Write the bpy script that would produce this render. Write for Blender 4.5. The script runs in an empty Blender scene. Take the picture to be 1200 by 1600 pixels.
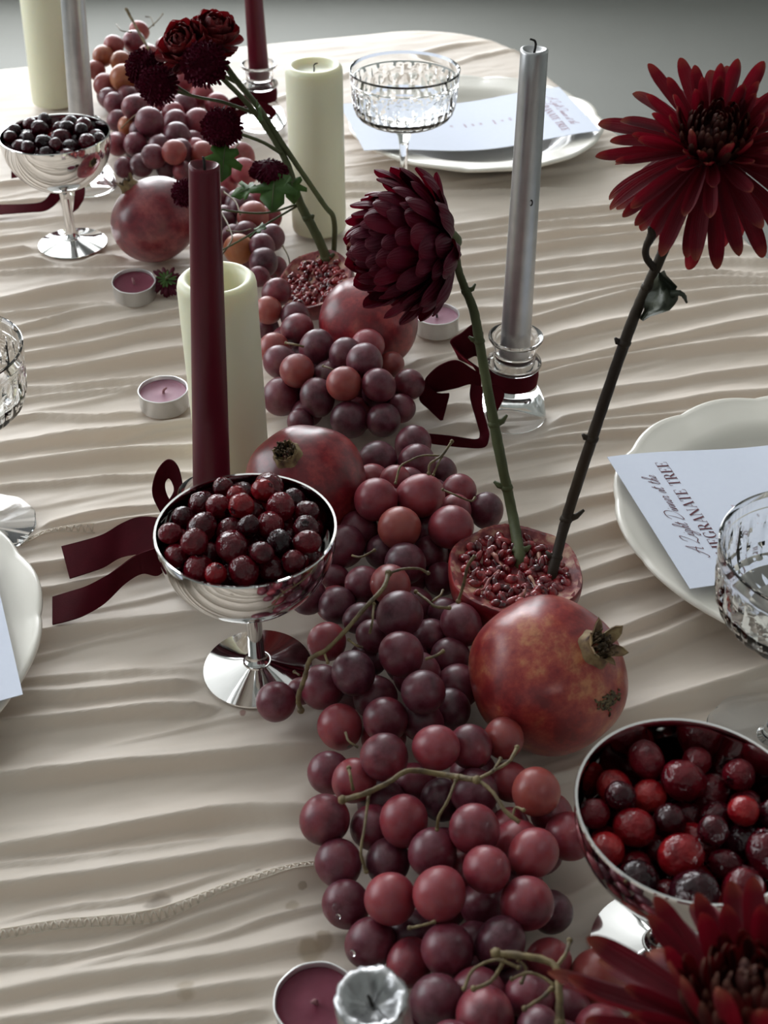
import bpy, math, random
import numpy as np
from mathutils import Matrix, Vector

rnd = random.Random(11)
nr = np.random.RandomState(5)
SC = bpy.context.scene
COL = SC.collection

# ------------------------------------------------------------------ camera
F_PX, PITCH, CAM_H = 1950.0, math.radians(38.0), 0.54
cam_d = bpy.data.cameras.new('camera')
cam = bpy.data.objects.new('camera', cam_d)
COL.objects.link(cam)
cam.location = (0, 0, CAM_H)
cam.rotation_euler = (math.radians(90) - PITCH, 0, 0)
cam_d.sensor_fit = 'VERTICAL'
cam_d.sensor_height = 36.0
cam_d.sensor_width = 27.0
cam_d.lens = F_PX / 1600.0 * 36.0
cam_d.clip_start = 0.02
cam_d.dof.use_dof = True
cam_d.dof.focus_distance = 0.80
cam_d.dof.aperture_fstop = 15.0
SC.camera = cam

# ------------------------------------------------------------------ world, light, exposure
w = bpy.data.worlds.new('world')
SC.world = w
w.use_nodes = True
w.node_tree.nodes['Background'].inputs[0].default_value = (0.62, 0.72, 0.80, 1)
w.node_tree.nodes['Background'].inputs[1].default_value = 1.0

def area_light(name, loc, rot, sx, sy, power, color):
    d = bpy.data.lights.new(name, 'AREA')
    d.shape = 'RECTANGLE'; d.size = sx; d.size_y = sy
    d.energy = power; d.color = color
    o = bpy.data.objects.new(name, d)
    COL.objects.link(o)
    o.location = loc; o.rotation_euler = rot
    return o
# daylight coming in through the far window and through the window on the left
area_light('daylight_far_window', (-1.15, 4.72, 1.10), (math.radians(-90), 0, 0), 3.0, 2.80, 138.0, (0.96, 0.98, 1.0))
area_light('daylight_left_window', (-2.82, 1.80, 1.20), (0, math.radians(-90), 0), 1.8, 2.6, 34.0, (0.96, 0.98, 1.0))
SC.view_settings.view_transform = 'Standard'
SC.view_settings.look = 'None'
SC.view_settings.gamma = 1.0
SC.view_settings.use_curve_mapping = False
SC.view_settings.exposure = 0.82

# ------------------------------------------------------------------ geometry helpers
FW = np.array([0, math.cos(PITCH), -math.sin(PITCH)])
UP = np.array([0, math.sin(PITCH), math.cos(PITCH)])
RT = np.array([1.0, 0, 0])
EYE = np.array([0, 0, CAM_H])

def ray(x, y):
    return FW + RT * ((x - 600) / F_PX) - UP * ((y - 800) / F_PX)
def P(x, y, z=0.0):                    # photo pixel -> point at height z over the table
    r = ray(x, y); return EYE + r * ((z - CAM_H) / r[2])
def PY(x, y, Y):                       # photo pixel -> point at distance Y along the room
    r = ray(x, y); return EYE + r * (Y / r[1])
def depth(q):
    return float((np.asarray(q) - EYE) @ FW)
def proj(q):
    d = np.asarray(q) - EYE
    return 600 + F_PX * (d @ RT) / (d @ FW), 800 - F_PX * (d @ UP) / (d @ FW)

def mesh_from(name, v, f, smooth=True, sharp=None, uv=None):
    m = bpy.data.meshes.new(name)
    m.from_pydata([tuple(map(float, p)) for p in v], [], [tuple(int(i) for i in q) for q in f])
    if smooth:
        m.polygons.foreach_set('use_smooth', [True] * len(m.polygons))
        if sharp: m.set_sharp_from_angle(angle=math.radians(sharp))
    if uv is not None:
        l = m.uv_layers.new(name='UVMap')
        idx = np.zeros(len(m.loops), dtype=np.int32); m.loops.foreach_get('vertex_index', idx)
        l.data.foreach_set('uv', np.asarray(uv, dtype=np.float32)[idx].ravel())
    m.update()
    return m

class MB:                              # collects shapes into one mesh
    def __init__(s): s.v = []; s.f = []
    def add(s, v, f):
        o = len(s.v); s.v += [tuple(p) for p in v]; s.f += [tuple(i + o for i in q) for q in f]; return s
    def mesh(s, name, smooth=True, sharp=None): return mesh_from(name, s.v, s.f, smooth, sharp)

def link(name, mesh, material=None, parent=None, loc=(0, 0, 0), rot=None):
    o = bpy.data.objects.new(name, mesh)
    COL.objects.link(o)
    if material is not None and mesh is not None:
        if len(mesh.materials) == 0: mesh.materials.append(material)
        elif mesh.materials[0] is not material:
            o.material_slots[0].link = 'OBJECT'; o.material_slots[0].material = material
    o.location = tuple(map(float, loc))
    if rot is not None:
        o.rotation_mode = 'QUATERNION'; o.rotation_quaternion = rot
    if parent: o.parent = parent
    return o
def thing(name, label, cat, loc=(0, 0, 0), group=None, rot=None):
    o = link(name, None, None, None, loc, rot)
    return tag(o, label, cat, group)
def tag(o, label, cat, group=None, kind=None):
    if label: o['label'] = label
    if cat: o['category'] = cat
    if group: o['group'] = group
    if kind: o['kind'] = kind
    return o
def struct(name, mesh, material, parent=None):
    o = link(name, mesh, material, parent)
    if parent is None: o['kind'] = 'structure'
    return o

def box(x0, x1, y0, y1, z0, z1):
    v = [(x, y, z) for x in (x0, x1) for y in (y0, y1) for z in (z0, z1)]
    f = [(0, 1, 3, 2), (4, 6, 7, 5), (0, 4, 5, 1), (2, 3, 7, 6), (0, 2, 6, 4), (1, 5, 7, 3)]
    return v, f
def lathe(prof, n=48, rfun=None, close=False):
    """profile [(r,z)] from bottom axis to top axis; rfun(k_theta, i, r) -> r"""
    v = []; f = []; idx = []
    for i, (r, z) in enumerate(prof):
        if r < 1e-7:
            idx.append([len(v)] * n); v.append((0, 0, z))
        else:
            row = []
            for k in range(n):
                a = 2 * math.pi * k / n
                rr = rfun(a, i, r) if rfun else r
                row.append(len(v)); v.append((rr * math.cos(a), rr * math.sin(a), z))
            idx.append(row)
    rows = list(range(len(prof))) + ([0] if close else [])
    for a, b in zip(rows[:-1], rows[1:]):
        A, B = idx[a], idx[b]
        for k in range(n):
            q = [A[k], A[(k + 1) % n], B[(k + 1) % n], B[k]]
            u = []
            for t in q:
                if t not in u: u.append(t)
            if len(u) > 2: f.append(tuple(u))
    return v, f
def crom(pts, n=8):
    """Catmull-Rom through points (any dimension)"""
    p = np.asarray(pts, float)
    if len(p) < 3:
        return np.array([p[0] + (p[-1] - p[0]) * t for t in np.linspace(0, 1, n + 1)])
    q = np.vstack([2 * p[0] - p[1], p, 2 * p[-1] - p[-2]])
    out = []
    for i in range(1, len(q) - 2):
        for t in np.linspace(0, 1, n, endpoint=False):
            a, b, c, d = q[i - 1], q[i], q[i + 1], q[i + 2]
            out.append(.5 * (2 * b + (c - a) * t + (2 * a - 5 * b + 4 * c - d) * t * t + (3 * b - a - 3 * c + d) * t ** 3))
    out.append(q[-2])
    return np.array(out)
def tube(pts, radii, n=8, wob=0.0):
    p = np.asarray(pts, float); m = len(p)
    radii = np.interp(np.linspace(0, 1, m), np.linspace(0, 1, len(np.atleast_1d(radii))), np.atleast_1d(radii))
    t = np.gradient(p, axis=0); t /= np.linalg.norm(t, axis=1)[:, None] + 1e-12
    ref = np.array([0, 0, 1.0]) if abs(t[0][2]) < .9 else np.array([1.0, 0, 0])
    v = []; f = []
    nrm = np.cross(t[0], ref); nrm /= np.linalg.norm(nrm)
    for i in range(m):
        nrm = nrm - t[i] * (nrm @ t[i]); nrm /= np.linalg.norm(nrm) + 1e-12
        bn = np.cross(t[i], nrm)
        for k in range(n):
            a = 2 * math.pi * k / n
            rr = radii[i] * (1 + wob * (rnd.random() - .5))
            v.append(p[i] + (nrm * math.cos(a) + bn * math.sin(a)) * rr)
    for i in range(m - 1):
        for k in range(n):
            k2 = (k + 1) % n
            f.append((i * n + k, i * n + k2, (i + 1) * n + k2, (i + 1) * n + k))
    f.append(tuple(range(n))[::-1]); f.append(tuple((m - 1) * n + k for k in range(n)))
    return v, f
def ribbon(edges, th=0.0009, sm=6):
    """edges: list of ((xa,ya,za),(xb,yb,zb)) world points -> thick strip"""
    a = crom([e[0] for e in edges], sm); b = crom([e[1] for e in edges], sm)
    mid = (a + b) / 2
    t = np.gradient(mid, axis=0)
    nrm = np.cross(t, b - a); nrm /= np.linalg.norm(nrm, axis=1)[:, None] + 1e-12
    m = len(a); W = 5
    v = []; f = []
    for s in (0, 1):
        for i in range(m):
            for j in range(W):
                u = j / (W - 1)
                v.append(a[i] + (b[i] - a[i]) * u + nrm[i] * th * (s - .5))
    N = m * W
    for i in range(m - 1):
        for j in range(W - 1):
            q = (i * W + j, i * W + j + 1, (i + 1) * W + j + 1, (i + 1) * W + j)
            f.append(q[::-1]); f.append(tuple(k + N for k in q))
        for j in (0, W - 1):
            q = (i * W + j, (i + 1) * W + j, (i + 1) * W + j + N, i * W + j + N)
            f.append(q if j == 0 else q[::-1])
    for i in (0, m - 1):
        for j in range(W - 1):
            q = (i * W + j, i * W + j + 1, i * W + j + 1 + N, i * W + j + N)
            f.append(q if i == 0 else q[::-1])
    return v, f
def quat_z(d, spin=0.0):
    q = Vector((0, 0, 1)).rotation_difference(Vector(tuple(map(float, d))).normalized())
    from mathutils import Quaternion
    return q @ Quaternion((0, 0, 1), spin)
def noise1(x, seed):                    # smooth 1-d value noise
    x = np.asarray(x, float); i = np.floor(x).astype(int); f = x - i; f = f * f * (3 - 2 * f)
    r = np.random.RandomState(seed).rand(4096) * 2 - 1
    return r[i % 4096] * (1 - f) + r[(i + 1) % 4096] * f
def noise2(x, y, seed):
    x = np.asarray(x, float); y = np.asarray(y, float)
    i = np.floor(x).astype(int); j = np.floor(y).astype(int); f = x - i; g = y - j
    f = f * f * (3 - 2 * f); g = g * g * (3 - 2 * g)
    r = np.random.RandomState(seed).rand(256, 256) * 2 - 1
    a = r[i % 256, j % 256]; b = r[(i + 1) % 256, j % 256]; c = r[i % 256, (j + 1) % 256]; d = r[(i + 1) % 256, (j + 1) % 256]
    return (a * (1 - f) + b * f) * (1 - g) + (c * (1 - f) + d * f) * g
def sstep(x):
    x = np.clip(x, 0, 1); return x * x * (3 - 2 * x)

# ------------------------------------------------------------------ materials
def pmat(name, col, rough=.5, **kw):
    m = bpy.data.materials.new(name); m.use_nodes = True
    b = m.node_tree.nodes['Principled BSDF']
    b.inputs['Base Color'].default_value = (*col, 1); b.inputs['Roughness'].default_value = rough
    for k, v in kw.items():
        s = b.inputs[k.replace('_', ' ')]
        s.default_value = v
    return m
def N(m, t, **kw):
    n = m.node_tree.nodes.new(t)
    for k, v in kw.items(): setattr(n, k, v)
    return n
def L(m, a, b): m.node_tree.links.new(a, b)
def bsdf(m): return m.node_tree.nodes['Principled BSDF']
def noise_col(m, stops, scale=5., detail=4., coord='Object', rough=.55, stretch=None, rand=0.0):
    """colour ramp over a noise in object space, shifted by the object's random number"""
    tc = N(m, 'ShaderNodeTexCoord'); nz = N(m, 'ShaderNodeTexNoise'); cr = N(m, 'ShaderNodeValToRGB')
    nz.inputs['Scale'].default_value = scale; nz.inputs['Detail'].default_value = detail; nz.inputs['Roughness'].default_value = rough
    src = tc.outputs[coord]
    oi = N(m, 'ShaderNodeObjectInfo')
    mp = N(m, 'ShaderNodeMapping')
    if stretch: mp.inputs['Scale'].default_value = stretch
    cb = N(m, 'ShaderNodeCombineXYZ')
    ml = N(m, 'ShaderNodeMath', operation='MULTIPLY'); ml.inputs[1].default_value = 31.0
    L(m, oi.outputs['Random'], ml.inputs[0])
    for i in range(3): L(m, ml.outputs[0], cb.inputs[i])
    L(m, src, mp.inputs['Vector']); L(m, cb.outputs[0], mp.inputs['Location'])
    L(m, mp.outputs[0], nz.inputs['Vector'])
    fac = nz.outputs['Fac']
    if rand:
        a = N(m, 'ShaderNodeMath', operation='SUBTRACT'); a.inputs[1].default_value = .5
        L(m, oi.outputs['Random'], a.inputs[0])
        c = N(m, 'ShaderNodeMath', operation='MULTIPLY_ADD'); c.inputs[1].default_value = rand
        L(m, a.outputs[0], c.inputs[0]); L(m, fac, c.inputs[2]); fac = c.outputs[0]
    L(m, fac, cr.inputs['Fac'])
    e = cr.color_ramp.elements
    while len(e) < len(stops): e.new(.5)
    for k, (p, c) in enumerate(stops): e[k].position = p; e[k].color = (*c, 1)
    L(m, cr.outputs['Color'], bsdf(m).inputs['Base Color'])
    return nz, cr
def bump(m, scale, strength, dist=.001, coord='Object', detail=3., stretch=None):
    tc = N(m, 'ShaderNodeTexCoord'); nz = N(m, 'ShaderNodeTexNoise'); bp = N(m, 'ShaderNodeBump')
    nz.inputs['Scale'].default_value = scale; nz.inputs['Detail'].default_value = detail
    bp.inputs['Strength'].default_value = strength; bp.inputs['Distance'].default_value = dist
    src = tc.outputs[coord]
    if stretch:
        mp = N(m, 'ShaderNodeMapping'); mp.inputs['Scale'].default_value = stretch
        L(m, src, mp.inputs['Vector']); src = mp.outputs[0]
    L(m, src, nz.inputs['Vector']); L(m, nz.outputs['Fac'], bp.inputs['Height']); L(m, bp.outputs[0], bsdf(m).inputs['Normal'])
def translucent(m, fac, col):
    out = m.node_tree.nodes['Material Output']; t = N(m, 'ShaderNodeBsdfTranslucent'); mx = N(m, 'ShaderNodeMixShader')
    t.inputs[0].default_value = (*col, 1); mx.inputs[0].default_value = fac
    L(m, bsdf(m).outputs[0], mx.inputs[1]); L(m, t.outputs[0], mx.inputs[2]); L(m, mx.outputs[0], out.inputs['Surface'])

M = {}
M['wall'] = pmat('painted_wall', (.42, .44, .42), .8); noise_col(M['wall'], [(.3, (.40, .42, .40)), (.7, (.44, .46, .44))], 3)
M['ceiling'] = pmat('painted_ceiling', (.62, .62, .60), .85); noise_col(M['ceiling'], [(.3, (.60, .60, .58)), (.7, (.64, .64, .62))], 3)
M['floor'] = pmat('grey_green_floor', (.13, .135, .12), .6, Specular_IOR_Level=.25); noise_col(M['floor'], [(.3, (.155, .155, .142)), (.7, (.175, .175, .162))], 1.2)
M['frame'] = pmat('white_window_paint', (.7, .7, .68), .4); noise_col(M['frame'], [(.3, (.68, .68, .66)), (.7, (.72, .72, .70))], 8)
M['wood'] = pmat('whitewashed_table_wood', (.6, .55, .48), .5); noise_col(M['wood'], [(.3, (.55, .50, .43)), (.7, (.68, .63, .56))], 6, stretch=(1, 8, 1))
# satin-cotton cloth
mc = M['cloth'] = pmat('cream_cloth', (.80, .71, .60), .55, Sheen_Weight=.18, Sheen_Roughness=.35)
nz, cr = noise_col(mc, [(.3, (.82, .73, .635)), (.7, (.86, .775, .685))], 9)
bump(mc, 420, .10, .0006, stretch=(1, 1, .3))
translucent(mc, .30, (.88, .71, .57))
M['thread'] = pmat('seam_thread', (.84, .76, .66), .7, Sheen_Weight=.2); noise_col(M['thread'], [(.3, (.82, .74, .63)), (.7, (.88, .81, .71))], 300); translucent(M['thread'], .25, (.86, .74, .6))
# fruit
def grape_mat(name, stops, sss, bloom):
    m = pmat(name, stops[0][1], .34, Subsurface_Weight=sss, Subsurface_Scale=.005, Subsurface_Radius=(1., .2, .16), Coat_Weight=.12, Coat_Roughness=.25)
    nz, cr = noise_col(m, stops, .9, 3, rand=.40)
    tc = N(m, 'ShaderNodeTexCoord'); n2 = N(m, 'ShaderNodeTexNoise'); n2.inputs['Scale'].default_value = 2.6; n2.inputs['Detail'].default_value = 8; n2.inputs['Roughness'].default_value = .7
    oi = N(m, 'ShaderNodeObjectInfo'); ls = N(m, 'ShaderNodeVectorMath', operation='SCALE'); ls.inputs['Scale'].default_value = 90.; L(m, oi.outputs['Location'], ls.inputs[0])
    ad = N(m, 'ShaderNodeVectorMath', operation='ADD'); L(m, ls.outputs[0], ad.inputs[0]); L(m, tc.outputs['Object'], ad.inputs[1])
    mr = N(m, 'ShaderNodeMapRange'); mr.inputs['To Min'].default_value = .24; mr.inputs['To Max'].default_value = .55
    L(m, ad.outputs[0], n2.inputs['Vector']); L(m, n2.outputs['Fac'], mr.inputs['Value']); L(m, mr.outputs[0], bsdf(m).inputs['Roughness'])
    mb_ = N(m, 'ShaderNodeMapRange'); mb_.inputs['From Min'].default_value = .40; mb_.inputs['From Max'].default_value = .66; mb_.inputs['To Max'].default_value = bloom    # waxy bloom on the skin
    L(m, n2.outputs['Fac'], mb_.inputs['Value'])
    mx = N(m, 'ShaderNodeMix', data_type='RGBA'); mx.inputs['B'].default_value = (.24, .095, .135, 1); L(m, mb_.outputs[0], mx.inputs['Factor']); L(m, cr.outputs['Color'], mx.inputs['A'])
    sp = N(m, 'ShaderNodeSeparateXYZ'); L(m, tc.outputs['Object'], sp.inputs[0])              # small brown scar at the blossom end
    dot = N(m, 'ShaderNodeVectorMath', operation='DISTANCE'); dot.inputs[1].default_value = (0, 0, -1.06); L(m, tc.outputs['Object'], dot.inputs[0])
    dr = N(m, 'ShaderNodeMapRange'); dr.inputs['From Min'].default_value = .17; dr.inputs['From Max'].default_value = .10; L(m, dot.outputs['Value'], dr.inputs['Value'])
    mx2 = N(m, 'ShaderNodeMix', data_type='RGBA'); mx2.inputs['B'].default_value = (.05, .028, .018, 1); L(m, dr.outputs[0], mx2.inputs['Factor']); L(m, mx.outputs['Result'], mx2.inputs['A'])
    L(m, mx2.outputs['Result'], bsdf(m).inputs['Base Color'])
    return m
M['gp'] = grape_mat('purple_grape_skin', [(.2, (.045, .006, .014)), (.5, (.088, .009, .020)), (.8, (.155, .016, .030))], .22, .30)
M['gr'] = grape_mat('red_grape_skin', [(.25, (.085, .007, .015)), (.5, (.20, .017, .028)), (.85, (.31, .042, .050))], .28, .28)
M['gk'] = grape_mat('pink_grape_skin', [(.2, (.17, .022, .024)), (.5, (.26, .042, .036)), (.85, (.36, .085, .06))], .35, .15)
M['go'] = grape_mat('amber_grape_skin', [(.2, (.26, .055, .022)), (.5, (.38, .12, .04)), (.85, (.45, .20, .08))], .4, .1)
M['stalk'] = pmat('grape_stalk', (.16, .11, .05), .6); noise_col(M['stalk'], [(.3, (.05, .03, .014)), (.5, (.13, .09, .035)), (.75, (.22, .165, .07))], 120); bump(M['stalk'], 500, .5, .0006)
M['stalkdry'] = pmat('dry_stalk_tip', (.12, .085, .05), .8); noise_col(M['stalkdry'], [(.3, (.06, .04, .025)), (.7, (.2, .14, .07))], 200)
def pom_mat(name, stops, blush):
    m = pmat(name, stops[0][1], .33, Coat_Weight=.2, Coat_Roughness=.25)
    nz, cr = noise_col(m, stops, 34, 9, rough=.72)
    tc = N(m, 'ShaderNodeTexCoord'); mp = N(m, 'ShaderNodeMapping'); mp.inputs['Scale'].default_value = (1, 1, .35)   # fine streaks running from crown to stalk
    n2 = N(m, 'ShaderNodeTexNoise'); n2.inputs['Scale'].default_value = 210; n2.inputs['Detail'].default_value = 5; n2.inputs['Roughness'].default_value = .7
    L(m, tc.outputs['Object'], mp.inputs[0]); L(m, mp.outputs[0], n2.inputs['Vector'])
    mr = N(m, 'ShaderNodeMapRange'); mr.inputs['From Min'].default_value = .48; mr.inputs['From Max'].default_value = .78; mr.inputs['To Max'].default_value = .8; L(m, n2.outputs['Fac'], mr.inputs['Value'])
    mx = N(m, 'ShaderNodeMix', data_type='RGBA'); mx.inputs['B'].default_value = (*blush, 1); L(m, mr.outputs[0], mx.inputs['Factor']); L(m, cr.outputs['Color'], mx.inputs['A'])
    L(m, mx.outputs['Result'], bsdf(m).inputs['Base Color'])
    bump(m, 130, .12, .0015, detail=5)
    return m
M['pomred'] = pom_mat('pomegranate_red_skin', [(.38, (.095, .004, .009)), (.5, (.19, .009, .016)), (.62, (.34, .034, .034))], (.10, .005, .011))
M['pomorange'] = pom_mat('pomegranate_orange_skin', [(.38, (.15, .009, .012)), (.47, (.26, .022, .022)), (.54, (.35, .055, .035)), (.63, (.46, .17, .075))], (.19, .014, .018))
M['pompink'] = pom_mat('pomegranate_dusky_skin', [(.38, (.10, .008, .017)), (.5, (.19, .018, .028)), (.66, (.32, .075, .072))], (.10, .007, .015))
M['calyx'] = pmat('dry_calyx', (.3, .2, .09), .7); noise_col(M['calyx'], [(.3, (.07, .03, .02)), (.5, (.20, .125, .055)), (.75, (.32, .25, .12))], 160)
M['stamen'] = pmat('dry_stamens', (.05, .03, .015), .9); noise_col(M['stamen'], [(.3, (.02, .012, .008)), (.7, (.13, .08, .035))], 300)
M['scar'] = pmat('skin_scar', (.13, .1, .05), .85); noise_col(M['scar'], [(.35, (.035, .025, .018)), (.6, (.16, .12, .06)), (.8, (.3, .22, .12))], 420)
M['flesh'] = pmat('pomegranate_pith', (.6, .38, .26), .5, Subsurface_Weight=.2, Subsurface_Scale=.004); noise_col(M['flesh'], [(.38, (.15, .012, .02)), (.5, (.28, .06, .055)), (.66, (.52, .32, .22))], 120)
M['aril'] = pmat('pomegranate_arils', (.25, .01, .02), .12, Subsurface_Weight=.2, Subsurface_Scale=.003, Coat_Weight=.6, Coat_Roughness=.06); noise_col(M['aril'], [(.38, (.055, .002, .006)), (.5, (.17, .006, .014)), (.62, (.36, .035, .04))], 130)
def cran_mat(name, stops):
    m = pmat(name, stops[0][1], .13, Specular_IOR_Level=.4, Subsurface_Weight=.12, Subsurface_Scale=.003, Subsurface_Radius=(1, .2, .2))
    noise_col(m, stops, .9, 3, rand=.5); bump(m, 1.8, .16, .12); return m
M['cd'] = cran_mat('black_cranberry_skin', [(.25, (.012, .001, .003)), (.5, (.028, .0015, .005)), (.75, (.062, .003, .008))])
M['cm'] = cran_mat('dark_cranberry_skin', [(.25, (.03, .001, .004)), (.5, (.068, .0025, .007)), (.75, (.13, .005, .011))])
M['cr'] = cran_mat('red_cranberry_skin', [(.25, (.12, .003, .007)), (.5, (.23, .006, .010)), (.75, (.36, .022, .022))])
# tableware
M['steel'] = pmat('polished_steel', (.72, .71, .70), .06, Metallic=1.0); noise_col(M['steel'], [(.3, (.70, .69, .68)), (.7, (.74, .73, .72))], 20)
M['glass'] = pmat('clear_glass', (.985, .99, .99), .0, Transmission_Weight=1.0, IOR=1.48)
M['crystal'] = pmat('cut_crystal', (.985, .99, .995), .02, Transmission_Weight=1.0, IOR=1.5)
for k in ('glass', 'crystal'): noise_col(M[k], [(.3, (.98, .985, .985)), (.7, (.99, .995, .995))], 6)
M['ceramic'] = pmat('cream_ceramic', (.78, .74, .66), .30, Coat_Weight=.35, Coat_Roughness=.08); noise_col(M['ceramic'], [(.3, (.76, .72, .64)), (.7, (.80, .76, .685))], 12)
M['card'] = pmat('white_card', (.72, .76, .88), .75); noise_col(M['card'], [(.3, (.715, .755, .88)), (.7, (.73, .77, .89))], 200)
M['ink'] = pmat('burgundy_ink', (.10, .012, .025), .7); noise_col(M['ink'], [(.3, (.09, .01, .022)), (.7, (.12, .016, .03))], 300)
M['inkpale'] = pmat('pale_burgundy_ink', (.42, .22, .27), .7); noise_col(M['inkpale'], [(.3, (.38, .19, .24)), (.7, (.46, .26, .31))], 300)
M['velvet'] = pmat('burgundy_velvet', (.06, .001, .006), .8, Specular_IOR_Level=.1, Sheen_Weight=.45, Sheen_Roughness=.35, Sheen_Tint=(.35, .004, .02, 1)); noise_col(M['velvet'], [(.3, (.040, .0008, .004)), (.7, (.060, .001, .006))], 40); bump(M['velvet'], 1500, .25, .0004)
M['ivory'] = pmat('ivory_wax', (.78, .76, .60), .42, Subsurface_Weight=.45, Subsurface_Scale=.012, Subsurface_Radius=(1, .8, .5)); noise_col(M['ivory'], [(.3, (.72, .71, .53)), (.7, (.76, .755, .58))], 14); bump(M['ivory'], 60, .06, .001)
M['burgwax'] = pmat('burgundy_wax', (.08, .002, .010), .36, Specular_IOR_Level=.3, Subsurface_Weight=.15, Subsurface_Scale=.004); noise_col(M['burgwax'], [(.3, (.082, .002, .010)), (.7, (.092, .003, .012))], 20)
M['silverwax'] = pmat('silver_wax', (.50, .50, .53), .36, Metallic=.9); noise_col(M['silverwax'], [(.3, (.40, .40, .405)), (.7, (.47, .47, .475))], 70); bump(M['silverwax'], 300, .08, .0006)
M['mauvewax'] = pmat('mauve_wax', (.20, .055, .085), .45, Specular_IOR_Level=.25, Subsurface_Weight=.15, Subsurface_Scale=.004); noise_col(M['mauvewax'], [(.3, (.14, .020, .042)), (.7, (.20, .040, .070))], 60)
M['lilacwax'] = pmat('lilac_wax', (.40, .25, .31), .45, Specular_IOR_Level=.25, Subsurface_Weight=.2, Subsurface_Scale=.004); noise_col(M['lilacwax'], [(.3, (.33, .15, .21)), (.7, (.43, .235, .30))], 60)
M['wick'] = pmat('charred_wick', (.02, .018, .016), .9); noise_col(M['wick'], [(.3, (.012, .01, .01)), (.7, (.04, .035, .03))], 600)
M['wickpink'] = pmat('waxed_wick', (.36, .16, .18), .7); noise_col(M['wickpink'], [(.3, (.2, .07, .09)), (.7, (.45, .24, .25))], 600)
M['alu'] = pmat('tealight_aluminium', (.62, .61, .60), .38, Metallic=.85); noise_col(M['alu'], [(.3, (.58, .57, .56)), (.7, (.66, .65, .64))], 60)
# flowers
def petal_mat(name, stops, tip, back, tr=.22, trc=(.5, .01, .03)):
    m = pmat(name, stops[0][1], .55, Specular_IOR_Level=.22)
    nz, cr = noise_col(m, stops, 60, 3, rand=.4)
    uv = N(m, 'ShaderNodeUVMap'); sp = N(m, 'ShaderNodeSeparateXYZ'); L(m, uv.outputs[0], sp.inputs[0])
    mr = N(m, 'ShaderNodeMapRange'); mr.inputs['From Min'].default_value = .86; mr.inputs['From Max'].default_value = 1.0
    L(m, sp.outputs['Y'], mr.inputs['Value'])
    geo = N(m, 'ShaderNodeNewGeometry')
    m1 = N(m, 'ShaderNodeMix', data_type='RGBA'); m1.inputs['B'].default_value = (*back, 1)
    L(m, geo.outputs['Backfacing'], m1.inputs['Factor']); L(m, cr.outputs['Color'], m1.inputs['A'])
    m2 = N(m, 'ShaderNodeMix', data_type='RGBA'); m2.inputs['B'].default_value = (*tip, 1)
    L(m, mr.outputs[0], m2.inputs['Factor']); L(m, m1.outputs['Result'], m2.inputs['A'])
    L(m, m2.outputs['Result'], bsdf(m).inputs['Base Color'])
    wv = N(m, 'ShaderNodeMath', operation='MULTIPLY'); wv.inputs[1].default_value = 55.; L(m, sp.outputs['X'], wv.inputs[0])
    sn = N(m, 'ShaderNodeMath', operation='SINE'); L(m, wv.outputs[0], sn.inputs[0])
    bp = N(m, 'ShaderNodeBump'); bp.inputs['Strength'].default_value = .35; bp.inputs['Distance'].default_value = .0004
    L(m, sn.outputs[0], bp.inputs['Height']); L(m, bp.outputs[0], bsdf(m).inputs['Normal'])
    translucent(m, tr, trc)
    return m
M['petal'] = petal_mat('chrysanthemum_petal', [(.3, (.050, .001, .005)), (.7, (.095, .002, .008))], (.22, .065, .035), (.10, .011, .013), .20, (.26, .004, .016))
M['petaldark'] = petal_mat('dark_petal', [(.3, (.034, .0008, .006)), (.7, (.058, .0015, .010))], (.09, .006, .018), (.075, .005, .018), .14, (.22, .003, .016))
M['petalcore'] = petal_mat('core_petal', [(.3, (.018, .003, .003)), (.7, (.04, .006, .006))], (.09, .035, .02), (.04, .009, .007), .1, (.2, .006, .01))
M['petalran'] = petal_mat('ranunculus_petal', [(.3, (.04, .001, .003)), (.7, (.085, .003, .004))], (.14, .011, .011), (.06, .002, .005), .18, (.25, .008, .012))
M['pompon'] = pmat('pompon_florets', (.022, .001, .005), .7, Specular_IOR_Level=.08); noise_col(M['pompon'], [(.3, (.032, .0005, .006)), (.7, (.066, .001, .013))], 90); translucent(M['pompon'], .12, (.3, .005, .02))
M['stem'] = pmat('green_stem', (.09, .12, .045), .6, Specular_IOR_Level=.25); noise_col(M['stem'], [(.3, (.045, .052, .020)), (.7, (.10, .11, .048))], 40, stretch=(1, 1, .2)); bump(M['stem'], 400, .3, .0005)
M['stemdark'] = pmat('dark_stem', (.045, .03, .022), .6, Specular_IOR_Level=.2); noise_col(M['stemdark'], [(.3, (.016, .010, .008)), (.7, (.045, .033, .021))], 50, stretch=(1, 1, .2)); bump(M['stemdark'], 400, .4, .0006)
M['leaf'] = pmat('green_leaf', (.05, .11, .03), .5, Specular_IOR_Level=.3); noise_col(M['leaf'], [(.3, (.026, .070, .010)), (.7, (.065, .135, .024))], 50); bump(M['leaf'], 120, .3, .001); translucent(M['leaf'], .22, (.11, .24, .03))
M['leafdry'] = pmat('wilted_leaf', (.045, .055, .03), .6); noise_col(M['leafdry'], [(.3, (.024, .030, .019)), (.7, (.06, .068, .042))], 60); bump(M['leafdry'], 150, .6, .0015)
M['water'] = pmat('water', (1, 1, 1), 0.0, Transmission_Weight=1.0, IOR=1.33); noise_col(M['water'], [(.3, (.99, .99, .99)), (.7, (1, 1, 1))], 5)

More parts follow.
